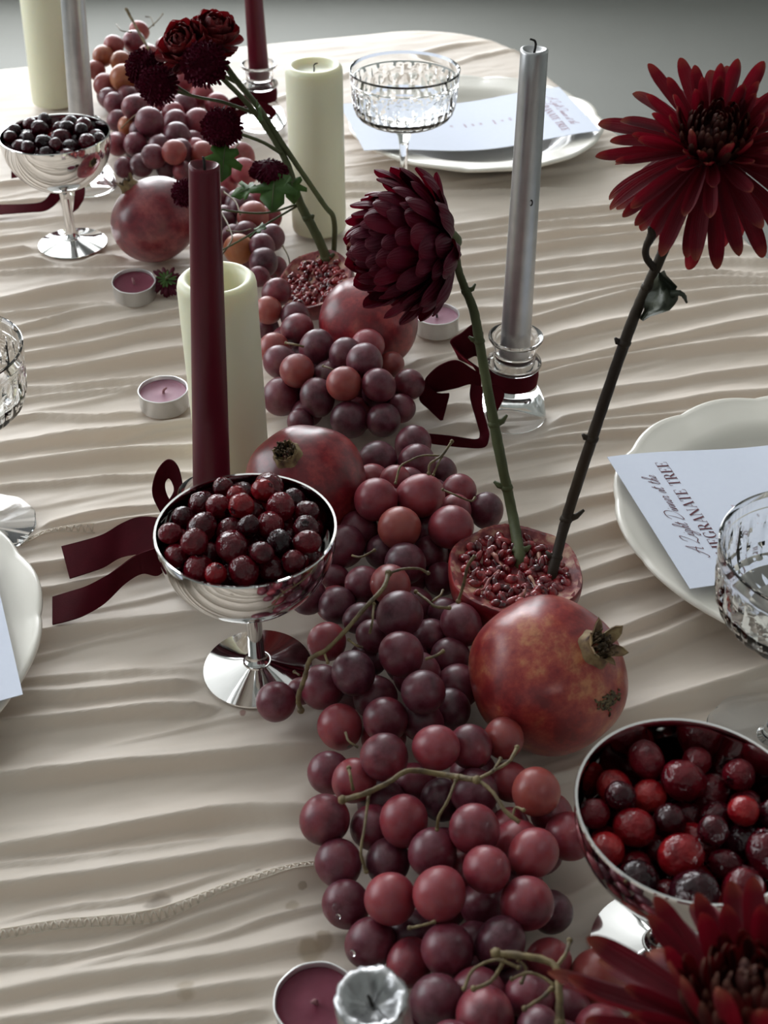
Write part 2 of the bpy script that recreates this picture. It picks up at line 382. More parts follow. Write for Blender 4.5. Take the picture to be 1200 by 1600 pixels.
# ------------------------------------------------------------------ the room
FZ, CZ = -0.75, 2.65                     # floor and ceiling heights; the table top is z = 0
XL, XR, YN, YF = -2.8, 2.9, -2.4, 4.7
struct('floor', mesh_from('floor', *box(XL - .2, XR + .2, YN - .2, YF + .2, FZ - .1, FZ), smooth=False), M['floor'])
struct('ceiling', mesh_from('ceiling', *box(XL - .2, XR + .2, YN - .2, YF + .2, CZ, CZ + .1), smooth=False), M['ceiling'])
def wall_with_hole(name, axis, pos, a0, a1, h0, h1, th):
    """wall at x or y = pos spanning the room with one window opening a0..a1 x h0..h1"""
    mb = MB()
    lo, hi = (YN, YF) if axis == 'x' else (XL, XR)
    p0, p1 = (pos, pos + th) if th > 0 else (pos + th, pos)
    for (u0, u1, z0, z1) in ((lo, a0, FZ, CZ), (a1, hi, FZ, CZ), (a0, a1, FZ, h0), (a0, a1, h1, CZ)):
        mb.add(*(box(p0, p1, u0, u1, z0, z1) if axis == 'x' else box(u0, u1, p0, p1, z0, z1)))
    return struct(name, mb.mesh(name, False), M['wall'])
wall_with_hole('wall_far', 'y', YF, -2.65, .35, -.30, 2.50, .12)
wall_with_hole('wall_left', 'x', XL, .5, 3.1, .30, 2.1, -.12)
struct('wall_right', mesh_from('wall_right', *box(XR, XR + .12, YN, YF, FZ, CZ), smooth=False), M['wall'])
struct('wall_near', mesh_from('wall_near', *box(XL, XR, YN - .12, YN, FZ, CZ), smooth=False), M['wall'])
def window(name, axis, pos, a0, a1, h0, h1, nb, t=.05):
    mb = MB(); w_ = .045
    bars = [(a0, a1, h0, h0 + w_), (a0, a1, h1 - w_, h1), (a0, a0 + w_, h0, h1), (a1 - w_, a1, h0, h1)]
    for k in range(1, nb):
        c = a0 + (a1 - a0) * k / nb
        bars.append((c - w_ / 2, c + w_ / 2, h0, h1))
    root = struct(name, None, None)
    for b in bars:
        if axis == 'y': v = box(b[0], b[1], pos - t, pos, b[2], b[3])
        else: v = box(pos, pos + t, b[0], b[1], b[2], b[3])
        link('window_bar', mesh_from('window_bar', *v, smooth=False), M['frame'], root)
    return root
window('window_1', 'y', YF, -2.65, .35, -.30, 2.50, 3)
window('window_2', 'x', XL, .5, 3.1, .30, 2.1, 3)

# ------------------------------------------------------------------ placements on the table (base points)
Z0 = 0.004
def B(x, y): q = P(x, y, Z0); return (float(q[0]), float(q[1]))
def B2(x, y, z): q = P(x, y, z); return (float(q[0]), float(q[1]))
SPOT = {
 'coupe_mid': B(403, 1045), 'coupe_far': B(114, 381), 'coupe_right': B(1028, 1486),
 'holder_silver': B(797, 648), 'holder_burg': B(343, 902), 'holder_farburg': B(410, 195), 'holder_farsilver': B(142, 292), 'holder_front': B(606, 1800),
 'pillar_front': B(365, 730), 'pillar_mid': B(499, 357), 'pillar_far': B(86, 160),
 'tea_a': B(212, 462), 'tea_b': B(258, 635), 'tea_c': B(682, 516), 'tea_d': B(497, 1592),
 'glass_far': B(630, 330), 'glass_right': B(1204, 1158), 'glass_left': B(-27, 824),
 'plate_far': B(741, 216), 'plate_right': B(1284, 838), 'plate_left': B(-304, 1050),
 'pom_a': B(847, 1134), 'pom_b': B2(805, 888, .046), 'pom_c': B(481, 824), 'pom_d': B(577, 566), 'pom_e': B2(492, 432, .040), 'pom_f': B(250, 402),
 'loose': B(263, 458),
}
FOOT = [('coupe_mid', .036), ('coupe_far', .036), ('coupe_right', .036), ('holder_silver', .03), ('holder_burg', .03), ('holder_farburg', .03),
 ('holder_farsilver', .03), ('holder_front', .03), ('pillar_front', .03), ('pillar_mid', .03), ('pillar_far', .03), ('tea_a', .021), ('tea_b', .021),
 ('tea_c', .021), ('tea_d', .021), ('glass_far', .036), ('glass_right', .036), ('glass_left', .036), ('plate_far', .105), ('plate_right', .105),
 ('plate_left', .105), ('pom_a', .03), ('pom_b', .03), ('pom_c', .03), ('pom_d', .03), ('pom_e', .03), ('pom_f', .03)]

# ------------------------------------------------------------------ table and pleated cloth
AL = math.radians(17.0)
CA, SA = math.cos(AL), math.sin(AL)
def to_cs(x, y): return x * CA + y * SA, -x * SA + y * CA
def to_xy(c, s): return c * CA - s * SA, c * SA + s * CA
T_C0, T_C1, T_S0, T_S1, T_R = -.36, .655, -.28, 1.685, .13

RIDGES = [  # (height mm, photo trace of the crest)
 (5, [(0, 285), (80, 277), (160, 272)]), (5, [(0, 312), (90, 304), (180, 300)]), (6, [(0, 346), (100, 337), (190, 333)]),
 (5, [(0, 372), (60, 363), (190, 352)]), (6, [(0, 390), (60, 382), (180, 378)]),
 (7, [(0, 409), (70, 402), (170, 402), (240, 398)]), (4, [(0, 425), (90, 420), (190, 418)]), (8, [(0, 464), (75, 448), (140, 440), (190, 437)]),
 (5, [(0, 490), (60, 484), (130, 476), (200, 472)]), (6, [(0, 513), (75, 500), (120, 482), (190, 472)]), (6, [(20, 534), (100, 520), (180, 503), (290, 480)]),
 (7, [(20, 553), (110, 540), (200, 524), (300, 508)]), (9, [(20, 577), (140, 566), (220, 552), (300, 541)]),
 (6, [(0, 604), (130, 598), (220, 592), (310, 588)]), (4, [(0, 627), (60, 617), (130, 612), (230, 606)]), (4, [(0, 655), (60, 645), (150, 648), (240, 640)]),
 (9, [(0, 687), (90, 678), (180, 672), (260, 662), (330, 650)]), (8, [(0, 722), (100, 711), (200, 702), (320, 694)]),
 (4, [(0, 757), (110, 748), (240, 742)]), (5, [(20, 838), (60, 824), (100, 810), (170, 797), (250, 789)]), (5, [(0, 846), (50, 836), (125, 823), (200, 812)]),
 (6, [(0, 886), (50, 880), (95, 874), (190, 864)]), (5, [(0, 930), (35, 922), (110, 912), (190, 897)]),
 (7, [(0, 990), (55, 983), (150, 972), (240, 962), (310, 950), (390, 933)]), (6, [(0, 1062), (50, 1057), (130, 1048), (240, 1044), (330, 1045)]),
 (7, [(0, 1086), (40, 1081), (130, 1076), (240, 1068), (330, 1060)]), (7, [(0, 1124), (120, 1113), (240, 1100), (320, 1098), (400, 1100)]),
 (4, [(200, 1183), (260, 1173), (350, 1165), (430, 1150), (520, 1140)]),
 (9, [(0, 1213), (100, 1200), (220, 1184), (340, 1173), (440, 1163), (520, 1152)]), (4, [(0, 1295), (90, 1287), (200, 1281), (260, 1276)]),
 (9, [(0, 1313), (100, 1300), (220, 1282), (330, 1264), (410, 1257), (500, 1254)]), (4, [(0, 1350), (100, 1341), (220, 1326), (330, 1314)]),
 (9, [(0, 1380), (110, 1365), (220, 1345), (350, 1327), (500, 1306)]), (4, [(0, 1440), (100, 1420), (190, 1408), (300, 1378)]),
 (7, [(0, 1460), (100, 1443), (220, 1433), (290, 1413), (350, 1388), (410, 1370), (510, 1344)]),
 (6, [(0, 1492), (110, 1488), (190, 1472), (270, 1438), (350, 1412)]), (5, [(160, 1500), (260, 1476), (340, 1458), (420, 1430), (520, 1405)]),
 (8, [(0, 1543), (120, 1522), (250, 1502), (330, 1492), (420, 1473), (520, 1455)]), (7, [(0, 1590), (120, 1572), (260, 1550), (360, 1535), (460, 1524)]),
 (6, [(0, 1625), (150, 1602), (300, 1590), (450, 1570)]), (7, [(-20, 1665), (200, 1645), (450, 1610)]), (7, [(-20, 1710), (200, 1690), (450, 1660)]),
 # right of the fruit
 (5, [(560, 284), (700, 284), (845, 266), (920, 257), (1020, 248)]), (4, [(560, 300), (700, 298), (800, 294)]), (6, [(715, 347), (800, 336), (900, 322), (1040, 310)]),
 (5, [(720, 362), (790, 351), (840, 345), (950, 336), (1060, 323)]), (6, [(710, 374), (790, 368), (840, 364), (950, 352), (1070, 340)]),
 (6, [(715, 402), (790, 391), (830, 384), (930, 370), (1090, 352)]), (6, [(725, 418), (835, 410), (950, 395), (1040, 385), (1110, 384)]),
 (6, [(735, 438), (790, 430), (830, 428), (920, 420), (1010, 410), (1100, 402), (1200, 405)]), (6, [(735, 454), (785, 447), (830, 450), (920, 438), (1000, 428), (1120, 424), (1200, 428)]),
 (7, [(740, 482), (830, 474), (920, 458), (1010, 444), (1120, 432), (1220, 436)]), (7, [(735, 508), (828, 496), (880, 480), (940, 464), (1005, 452), (1075, 458), (1130, 450), (1220, 447)]),
 (8, [(745, 548), (840, 530), (900, 512), (960, 497), (1060, 483), (1120, 471), (1220, 456)]), (7, [(845, 567), (920, 553), (970, 540), (1010, 530), (1090, 511), (1150, 499), (1220, 489)]),
 (8, [(835, 586), (900, 568), (960, 556), (1050, 545), (1120, 533), (1220, 524)]), (6, [(850, 622), (940, 606), (1000, 597), (1080, 586), (1150, 576), (1220, 567)]),
 (8, [(845, 659), (900, 647), (970, 638), (1050, 625), (1120, 613), (1220, 601)]), (6, [(840, 674), (930, 657), (1000, 650), (1120, 640)]),
 (7, [(800, 698), (880, 679), (940, 671), (1030, 663)]), (6, [(790, 752), (860, 742), (910, 734), (960, 722)]), (6, [(790, 812), (860, 793), (905, 776), (980, 762)]),
 (7, [(850, 853), (900, 834), (960, 815), (1010, 802)]), (7, [(890, 896), (945, 880), (1000, 863), (1050, 850)]), (7, [(890, 940), (960, 916), (1040, 897)]),
 (7, [(940, 990), (1010, 965), (1080, 936)]), (8, [(950, 1022), (1040, 990), (1115, 958)]), (5, [(950, 1043), (1040, 1006), (1130, 966)]),
 (8, [(970, 1117), (1060, 1086), (1140, 1062), (1220, 1035)]), (7, [(930, 1125), (1000, 1112), (1080, 1090), (1220, 1058)]), (7, [(900, 1190), (1000, 1160), (1200, 1120)]),
 (7, [(880, 1400), (960, 1370), (1100, 1330)]), (7, [(860, 1450), (960, 1420), (1100, 1380)]),
 # middle, between the fruit
 (6, [(660, 560), (730, 545), (770, 538)]), (6, [(640, 640), (700, 632), (770, 625)]), (6, [(650, 668), (740, 655), (800, 650)]), (6, [(700, 720), (760, 712), (830, 702)]),
 # far end
 (6, [(430, 150), (500, 128), (570, 100), (640, 82), (700, 68)]), (5, [(690, 101), (740, 84), (790, 74)]), (4, [(520, 210), (600, 206), (680, 200)]),
]
ridge_cs = []
for hmm, pts in RIDGES:
    q = [to_cs(*P(x, y, hmm * .001)[:2]) for x, y in pts]
    q.sort()
    ridge_cs.append((hmm * .00118, np.array(q), pts[0][0] <= 40, pts[-1][0] >= 1190))
for k in range(70):                      # faint creases everywhere, full pleats where the photo does not look
    s0 = -.25 + 1.55 * (k + rnd.random()) / 70; c0 = rnd.uniform(-.4, .6); ln = rnd.uniform(.12, .35)
    sl = rnd.uniform(-.03, .09)
    ridge_cs.append((rnd.uniform(.001, .0022), np.array([(c0, s0), (c0 + ln * .5, s0 + sl * ln * .5 + rnd.uniform(-.005, .005)), (c0 + ln, s0 + sl * ln)]), False, False))

def cloth_height(c, s):
    """height field of the pleats (arrays)"""
    h = np.zeros_like(c)
    for k, (a, q, le, re) in enumerate(ridge_cs):
        cl, chh = q[0][0], q[-1][0]
        ext = .09
        sl0 = (q[1][1] - q[0][1]) / max(q[1][0] - q[0][0], 1e-3); sl1 = (q[-1][1] - q[-2][1]) / max(q[-1][0] - q[-2][0], 1e-3)
        eL = .5 if le else ext; eR = .4 if re else ext
        xs = np.concatenate([[cl - eL], q[:, 0], [chh + eR]]); ys = np.concatenate([[q[0][1] - np.clip(sl0, -.15, .15) * eL], q[:, 1], [q[-1][1] + np.clip(sl1, -.15, .15) * eR]])
        g = np.linspace(xs[0], xs[-1], 160); gy = np.interp(g, xs, ys)
        ker = np.hanning(11); ker /= ker.sum()
        gy = np.convolve(np.pad(gy, 5, mode='edge'), ker, 'valid')
        gy += .0012 * noise1(g * 22 + k * 7.3, 3 + k)
        sc = np.interp(c, g, gy)
        env = sstep((c - xs[0]) / min(ext, eL) * (1.0 if not le else .9)) * sstep((xs[-1] - c) / min(ext, eR))
        amp = a * env * (1 + .22 * noise1(c * 9 + k * 3.1, 40 + k))
        d = s - sc
        wf = max(.0042, a * .85) * (1 + .25 * noise1(c * 12 + k, 90 + k)); wb = max(.009, a * 2.6)
        pr = np.where(d < 0, np.clip(1 + d / wf, 0, 1) ** 1.0 * .35 + .65 * sstep(1 + d / wf), np.clip(1 - d / wb, 0, 1) ** 1.9)
        h = np.maximum(h, amp * pr) * .8 + (h + amp * pr) * .2
    h += .0007 * noise2(c * 14, s * 60, 7) + .0006 * noise2(c * 40 + s * 30, s * 120 - c * 25, 8) + .0003 * noise2(c * 90 - s * 60, s * 230 + c * 50, 12) + .0010 * noise2(c * 7, s * 22, 9)
    return h
XYFOOT = [(SPOT[k][0], SPOT[k][1], r) for k, r in FOOT]
FRUIT = np.array([P(x, y)[:2] for x, y in ((800, 1600), (690, 1400), (640, 1150), (620, 950), (620, 800), (540, 640), (440, 450), (400, 350), (260, 230), (220, 130))])
def cloth_z(x, y):
    c, s = to_cs(x, y)
    h = cloth_height(c, s)
    for fx, fy, fr in XYFOOT:
        d = np.hypot(x - fx, y - fy)
        k = sstep((d - fr) / .010)
        h = np.where(d < fr + .010, np.minimum(h, Z0 - .0012) * (1 - k) + h * k, h)
    dm = np.full(np.shape(x), 9.)
    for a, b in zip(FRUIT[:-1], FRUIT[1:]):
        ab = b - a; t = np.clip(((x - a[0]) * ab[0] + (y - a[1]) * ab[1]) / (ab @ ab), 0, 1)
        dm = np.minimum(dm, np.hypot(x - a[0] - t * ab[0], y - a[1] - t * ab[1]))
    return h * (.35 + .65 * sstep((dm - .045) / .03))

SK = .34
cg = np.arange(T_C0 - SK, T_C1 + SK + .001, .0072)
sg = np.concatenate([np.arange(T_S0 - SK, .10, .006), np.arange(.10, .80, .0014), np.arange(.80, 1.35, .0019), np.arange(1.35, T_S1 + SK, .0036)])
Cg, Sg = np.meshgrid(cg, sg, indexing='ij')
cc, sc_ = (T_C0 + T_C1) / 2, (T_S0 + T_S1) / 2
ha, hb = (T_C1 - T_C0) / 2, (T_S1 - T_S0) / 2
qx, qy = np.abs(Cg - cc) - (ha - T_R), np.abs(Sg - sc_) - (hb - T_R)
ox, oy = np.maximum(qx, 0), np.maximum(qy, 0)
ol = np.hypot(ox, oy)
sdf = ol + np.minimum(np.maximum(qx, qy), 0) - T_R
nx = np.where(ol > 1e-9, ox / np.maximum(ol, 1e-9), 0) * np.sign(Cg - cc); ny = np.where(ol > 1e-9, oy / np.maximum(ol, 1e-9), 0) * np.sign(Sg - sc_)
dpos = np.maximum(sdf, 0); RB = .022
th = np.minimum(dpos / RB, math.pi / 2)
hor = RB * np.sin(th) + 0; zz = -RB * (1 - np.cos(th)) - np.maximum(dpos - RB * math.pi / 2, 0)
dep = np.maximum(-zz - .03, 0)
per = Cg * 1.0 + Sg * 1.0
hor = hor + np.minimum(dep, .2) * (.10 + .22 * noise1(per * 16 + 40, 77))
Cn = Cg - nx * dpos + nx * hor; Sn = Sg - ny * dpos + ny * hor
Xg, Yg = to_xy(Cn, Sn)
top_h = np.zeros_like(Xg)
inside = sdf < .03
Xi, Yi = to_xy(Cg, Sg)
top_h[inside] = cloth_z(Xi[inside], Yi[inside])
fade = sstep((.022 - sdf) / .03)
farfade = 1 - .35 * sstep((Sg - 1.3) / .2)
Zg = zz + top_h * fade * farfade
Xg = Xg + (nx * CA - ny * SA) * top_h * (1 - fade) * .6; Yg = Yg + (nx * SA + ny * CA) * top_h * (1 - fade) * .6
keep = sdf < SK - .02
nc, ns = Cg.shape
V = np.stack([Xg.ravel(), Yg.ravel(), Zg.ravel()], 1)
I = np.arange(nc * ns).reshape(nc, ns)
Q = np.stack([I[:-1, :-1], I[1:, :-1], I[1:, 1:], I[:-1, 1:]], -1).reshape(-1, 4)
kq = keep.ravel()[Q].all(1)
Q = Q[kq]
used = np.unique(Q); remap = -np.ones(nc * ns, dtype=int); remap[used] = np.arange(len(used))
V = V[used]; Q = remap[Q]
me = bpy.data.meshes.new('tablecloth')
me.vertices.add(len(V)); me.vertices.foreach_set('co', V.astype(np.float32).ravel())
me.loops.add(len(Q) * 4); me.loops.foreach_set('vertex_index', Q.astype(np.int32).ravel())
me.polygons.add(len(Q)); me.polygons.foreach_set('loop_start', np.arange(0, len(Q) * 4, 4, dtype=np.int32)); me.polygons.foreach_set('loop_total', np.full(len(Q), 4, dtype=np.int32))
me.update(calc_edges=True)
me.polygons.foreach_set('use_smooth', [True] * len(Q))
cloth = link('tablecloth', me, M['cloth'])
tag(cloth, 'cream cotton tablecloth gathered in crosswise pleats over the long table', 'tablecloth')
# wet and wine spots soaked into the cloth
def cloth_spots():
    m = M['cloth']; col = bsdf(m).inputs['Base Color'].links[0].from_socket
    geo = N(m, 'ShaderNodeTexCoord')
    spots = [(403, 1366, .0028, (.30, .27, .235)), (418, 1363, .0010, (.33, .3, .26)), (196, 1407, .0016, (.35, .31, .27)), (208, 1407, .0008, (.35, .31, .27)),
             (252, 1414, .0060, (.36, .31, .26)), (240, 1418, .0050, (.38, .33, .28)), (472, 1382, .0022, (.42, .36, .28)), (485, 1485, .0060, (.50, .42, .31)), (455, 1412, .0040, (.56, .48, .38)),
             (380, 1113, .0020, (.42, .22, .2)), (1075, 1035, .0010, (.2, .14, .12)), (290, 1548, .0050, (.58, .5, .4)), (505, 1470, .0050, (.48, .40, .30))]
    wob = N(m, 'ShaderNodeTexNoise'); wob.inputs['Scale'].default_value = 170; L(m, geo.outputs['Object'], wob.inputs['Vector'])
    wsub = N(m, 'ShaderNodeMath', operation='MULTIPLY_ADD'); wsub.inputs[1].default_value = .004; wsub.inputs[2].default_value = -.002; L(m, wob.outputs['Fac'], wsub.inputs[0])
    for x, y, r, c in spots:
        p = P(x, y, .003)
        vd = N(m, 'ShaderNodeVectorMath', operation='DISTANCE'); vd.inputs[1].default_value = tuple(p); L(m, geo.outputs['Object'], vd.inputs[0])
        ad = N(m, 'ShaderNodeMath', operation='ADD'); L(m, vd.outputs['Value'], ad.inputs[0])
        if r > .0012: L(m, wsub.outputs[0], ad.inputs[1])
        else: ad.inputs[1].default_value = 0
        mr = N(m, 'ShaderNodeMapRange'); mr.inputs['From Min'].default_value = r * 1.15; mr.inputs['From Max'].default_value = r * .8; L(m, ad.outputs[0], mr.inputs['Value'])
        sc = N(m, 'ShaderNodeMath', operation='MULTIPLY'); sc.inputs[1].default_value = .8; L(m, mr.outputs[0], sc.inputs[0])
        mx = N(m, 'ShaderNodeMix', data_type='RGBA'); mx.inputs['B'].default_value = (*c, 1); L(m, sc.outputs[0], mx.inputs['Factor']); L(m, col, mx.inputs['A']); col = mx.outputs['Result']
    L(m, col, bsdf(m).inputs['Base Color'])
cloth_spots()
# overlock seam stitched across two of the pleats
def seam(trace, wid, step):
    pts = crom([P(x, y, .006)[:2] for x, y in trace], 14)
    dl = np.r_[0, np.cumsum(np.linalg.norm(np.diff(pts, axis=0), axis=1))]
    ss = np.arange(0, dl[-1], step)
    xx, yy = np.interp(ss, dl, pts[:, 0]), np.interp(ss, dl, pts[:, 1])
    tx, ty = np.gradient(xx), np.gradient(yy); n_ = np.hypot(tx, ty); tx /= n_; ty /= n_
    mb = MB()
    for off in (-wid, wid):
        X_, Y_ = xx - ty * off, yy + tx * off
        Z_ = cloth_z(X_, Y_) + .0005
        mb.add(*tube(np.stack([X_, Y_, Z_], 1), .00035, 5))
    for i in range(0, len(ss) - 1):
        o1 = wid * (1 if i % 2 else -1)
        a = np.array([xx[i] - ty[i] * o1, yy[i] + tx[i] * o1]); b = np.array([xx[i + 1] + ty[i + 1] * o1, yy[i + 1] - tx[i + 1] * o1])
        p = np.array([a, (a + b) / 2, b]); z = cloth_z(p[:, 0], p[:, 1]) + np.array([.0003, .0006, .0003])
        mb.add(*tube(np.column_stack([p, z]), .00042, 4))
    o = link('seam_stitching', mb.mesh('seam_stitching'), M['thread'], cloth)
    o['kind'] = 'stuff'; o['label'] = 'raised zigzag seam stitching'
seam([(-40, 1470), (0, 1463), (100, 1446), (220, 1436), (290, 1416), (350, 1391), (410, 1373), (500, 1348)], .0018, .0020)
seam([(30, 842), (60, 833), (100, 827), (150, 822)], .0016, .0022)

# the table under the cloth
tt = thing('dining_table', 'long dining table hidden beneath the cream pleated tablecloth', 'table', (*to_xy(cc, sc_), FZ))
ang = Matrix.Rotation(AL, 4, 'Z').to_quaternion(); tt.rotation_mode = 'QUATERNION'; tt.rotation_quaternion = ang
mb = MB(); hw, hl = ha - .012, hb - .012
ring = []
for sx, sy, a0 in ((1, 1, 0), (-1, 1, 90), (-1, -1, 180), (1, -1, 270)):
    for k in range(9):
        a = math.radians(a0 + k * 11.25); ring.append((sx * (hw - .12) + .12 * math.cos(a), sy * (hl - .12) + .12 * math.sin(a)))
n_ = len(ring); zt, zb = -FZ - .006, -FZ - .035
mb.add([(x, y, zt) for x, y in ring] + [(x, y, zb) for x, y in ring], [tuple(range(n_)), tuple(range(n_, 2 * n_))[::-1]] + [(i, i + n_, (i + 1) % n_ + n_, (i + 1) % n_) for i in range(n_)])
link('tabletop', mb.mesh('tabletop', False), M['wood'], tt)
lm = mesh_from('leg', *lathe([(0, 0), (.022, 0), (.03, .3), (.035, zb), (0, zb)], 16), sharp=40)
for sx in (-1, 1):
    for sy in (-1, 1): link('leg', lm, M['wood'], tt, (sx * (hw - .14), sy * (hl - .14), 0))

# ------------------------------------------------------------------ steel coupes with cranberries
CB_R, CB_ZC, CB_Z0, CB_H = .0495, .1035, .054, .108     # bowl sphere radius / centre / bottom / rim height
def coupe_meshes():
    out = []; inn = []
    a0 = math.asin(min(1, (CB_H - CB_ZC) / CB_R))
    for k in range(22):
        a = -math.pi / 2 + (a0 + math.pi / 2) * k / 21
        r, z = CB_R * math.cos(a), CB_ZC + CB_R * math.sin(a) * (1 if a > 0 else .96) - .0
        out.append((max(r, 0), z)); inn.append((max(r - .0010, 0), z + .0010 * max(0, -math.sin(a))))
    out[0] = (0, out[0][1]); inn[0] = (0, inn[0][1])
    lip = [(out[-1][0] + .0009, out[-1][1] + .0004), (out[-1][0] + .0006, out[-1][1] + .0012), (out[-1][0] - .0006, out[-1][1] + .0010)]
    bowl = lathe(out + lip + inn[::-1], 72)
    zb_ = out[0][1]
    stem = lathe([(0, .0075), (.0078, .0075), (.0068, .0085), (.0052, .0100), (.0050, .014), (.0047, .030), (.0047, .046), (.0053, zb_ - .002), (.0075, zb_ + .0003), (.006, zb_ + .0012), (0, zb_ + .0012)], 32)
    foot = lathe([(0, .0), (.0322, .0), (.0328, .0006), (.0325, .0013), (.028, .0021), (.020, .0038), (.0135, .0055), (.0085, .0070), (.0082, .0078), (0, .0079)], 72)
    return [mesh_from(n, *g, sharp=50) for n, g in (('bowl', bowl), ('stem', stem), ('foot', foot))]
CM = coupe_meshes()
def coupe(key, label):
    x, y = SPOT[key]
    t = thing('steel_coupe', label, 'coupe', (x, y, Z0), 'steel coupes holding cranberries')
    for m_ in CM: link(m_.name.split('.')[0], m_, M['steel'], t)
    return t
def cran_mesh(k):
    el = (1.0, 1.12, 1.22)[k]
    prof = []
    for i in range(15):
        a = -math.pi / 2 + math.pi * i / 14
        r = math.cos(a); z = math.sin(a) * el
        if i == 14: z -= .10; r = 0
        if i == 13: z -= .02
        if i == 0: r = 0
        prof.append((max(r, 0), z))
    rr = random.Random(k)
    ph = rr.random() * 6
    v, f = lathe(prof, 18, lambda a, i, r: r * (1 + .03 * math.sin(3 * a + ph) + .02 * math.sin(5 * a + i * .5)))
    m = mesh_from('cranberry', v, f); return m
CRM = [cran_mesh(k) for k in range(3)]
tipm = mesh_from('blossom_end', *lathe([(0, .0), (.16, .0), (.24, .06), (.28, .12), (.18, .09), (.08, .05), (0, .04)], 10, lambda a, i, r: r * (1 + .25 * math.cos(5 * a))))
def fill_coupe(key, label, group, n, level, mound, red, seed, dark='cm', tone='dark', floor=.028, sizes=(.0062, .0068, .0074, .0078, .0082, .0088)):
    """drop berries one by one to the lowest resting place in the bowl"""
    rr = random.Random(seed); cx, cy = SPOT[key]
    pl = []
    Ri = CB_R - .0014
    for k in range(n):
        r = rr.choice(sizes)
        best = None
        for _ in range(60):
            lim = Ri - r - .001
            d = lim * math.sqrt(rr.random()); a = rr.random() * 6.283
            x, y = d * math.cos(a), d * math.sin(a)
            z = CB_ZC - math.sqrt(max((Ri - r) ** 2 - d * d, 0))
            z = max(z, CB_Z0 + floor + r * .6)
            for (X, Y, Z, R) in pl:
                h2 = (r + R) ** 2 * .90 - (x - X) ** 2 - (y - Y) ** 2
                if h2 > 0: z = max(z, Z + math.sqrt(h2))
            cost = z + mound * d * d / (Ri * Ri)
            if best is None or cost < best[0]: best = (cost, x, y, z)
        _, x, y, z = best
        if z > level - mound * (x * x + y * y) / Ri ** 2 + rr.uniform(-.002, .003): continue
        pl.append((x, y, z, r))
    for (x, y, z, r) in pl:
        k = rr.randrange(3)
        isred = rr.random() < red
        o = link('cranberry', CRM[k], M['cr'] if isred else M[dark if rr.random() < .8 else 'cd'], None, (cx + x, cy + y, Z0 + z))
        o.scale = (r * .97,) * 3
        o.rotation_euler = (rr.uniform(-1.6, 1.6), rr.uniform(-1.6, 1.6), rr.uniform(0, 6))
        tag(o, ('bright red ' if isred else tone + ' ') + label, 'cranberry', group)
        if rr.random() < .6:
            e = link('blossom_end', tipm, M['cd'], o, (0, 0, (1.0, 1.12, 1.22)[k] - .13))
    return pl
coupe('coupe_mid', 'polished steel coupe heaped with dark cranberries in front of the burgundy taper')
fill_coupe('coupe_mid', 'cranberry heaped in the coupe before the burgundy taper', 'cranberries in the coupe before the burgundy taper', 200, .1165, .008, .10, 3)
coupe('coupe_far', 'polished steel coupe of nearly black cranberries beside the dusky pomegranate')
fill_coupe('coupe_far', 'cranberry in the coupe farthest from the camera', 'cranberries in the farthest coupe', 150, .1085, .001, .05, 8, 'cd', 'near-black')
coupe('coupe_right', 'polished steel coupe of bright and dark cranberries behind the blurred red flower')
fill_coupe('coupe_right', 'cranberry in the half-filled coupe behind the blurred red flower', 'cranberries in the coupe behind the blurred flower', 110, .0960, .000, .42, 21, 'cm', 'dark', .024, (.007, .0076, .0082, .0088, .0094, .0098))

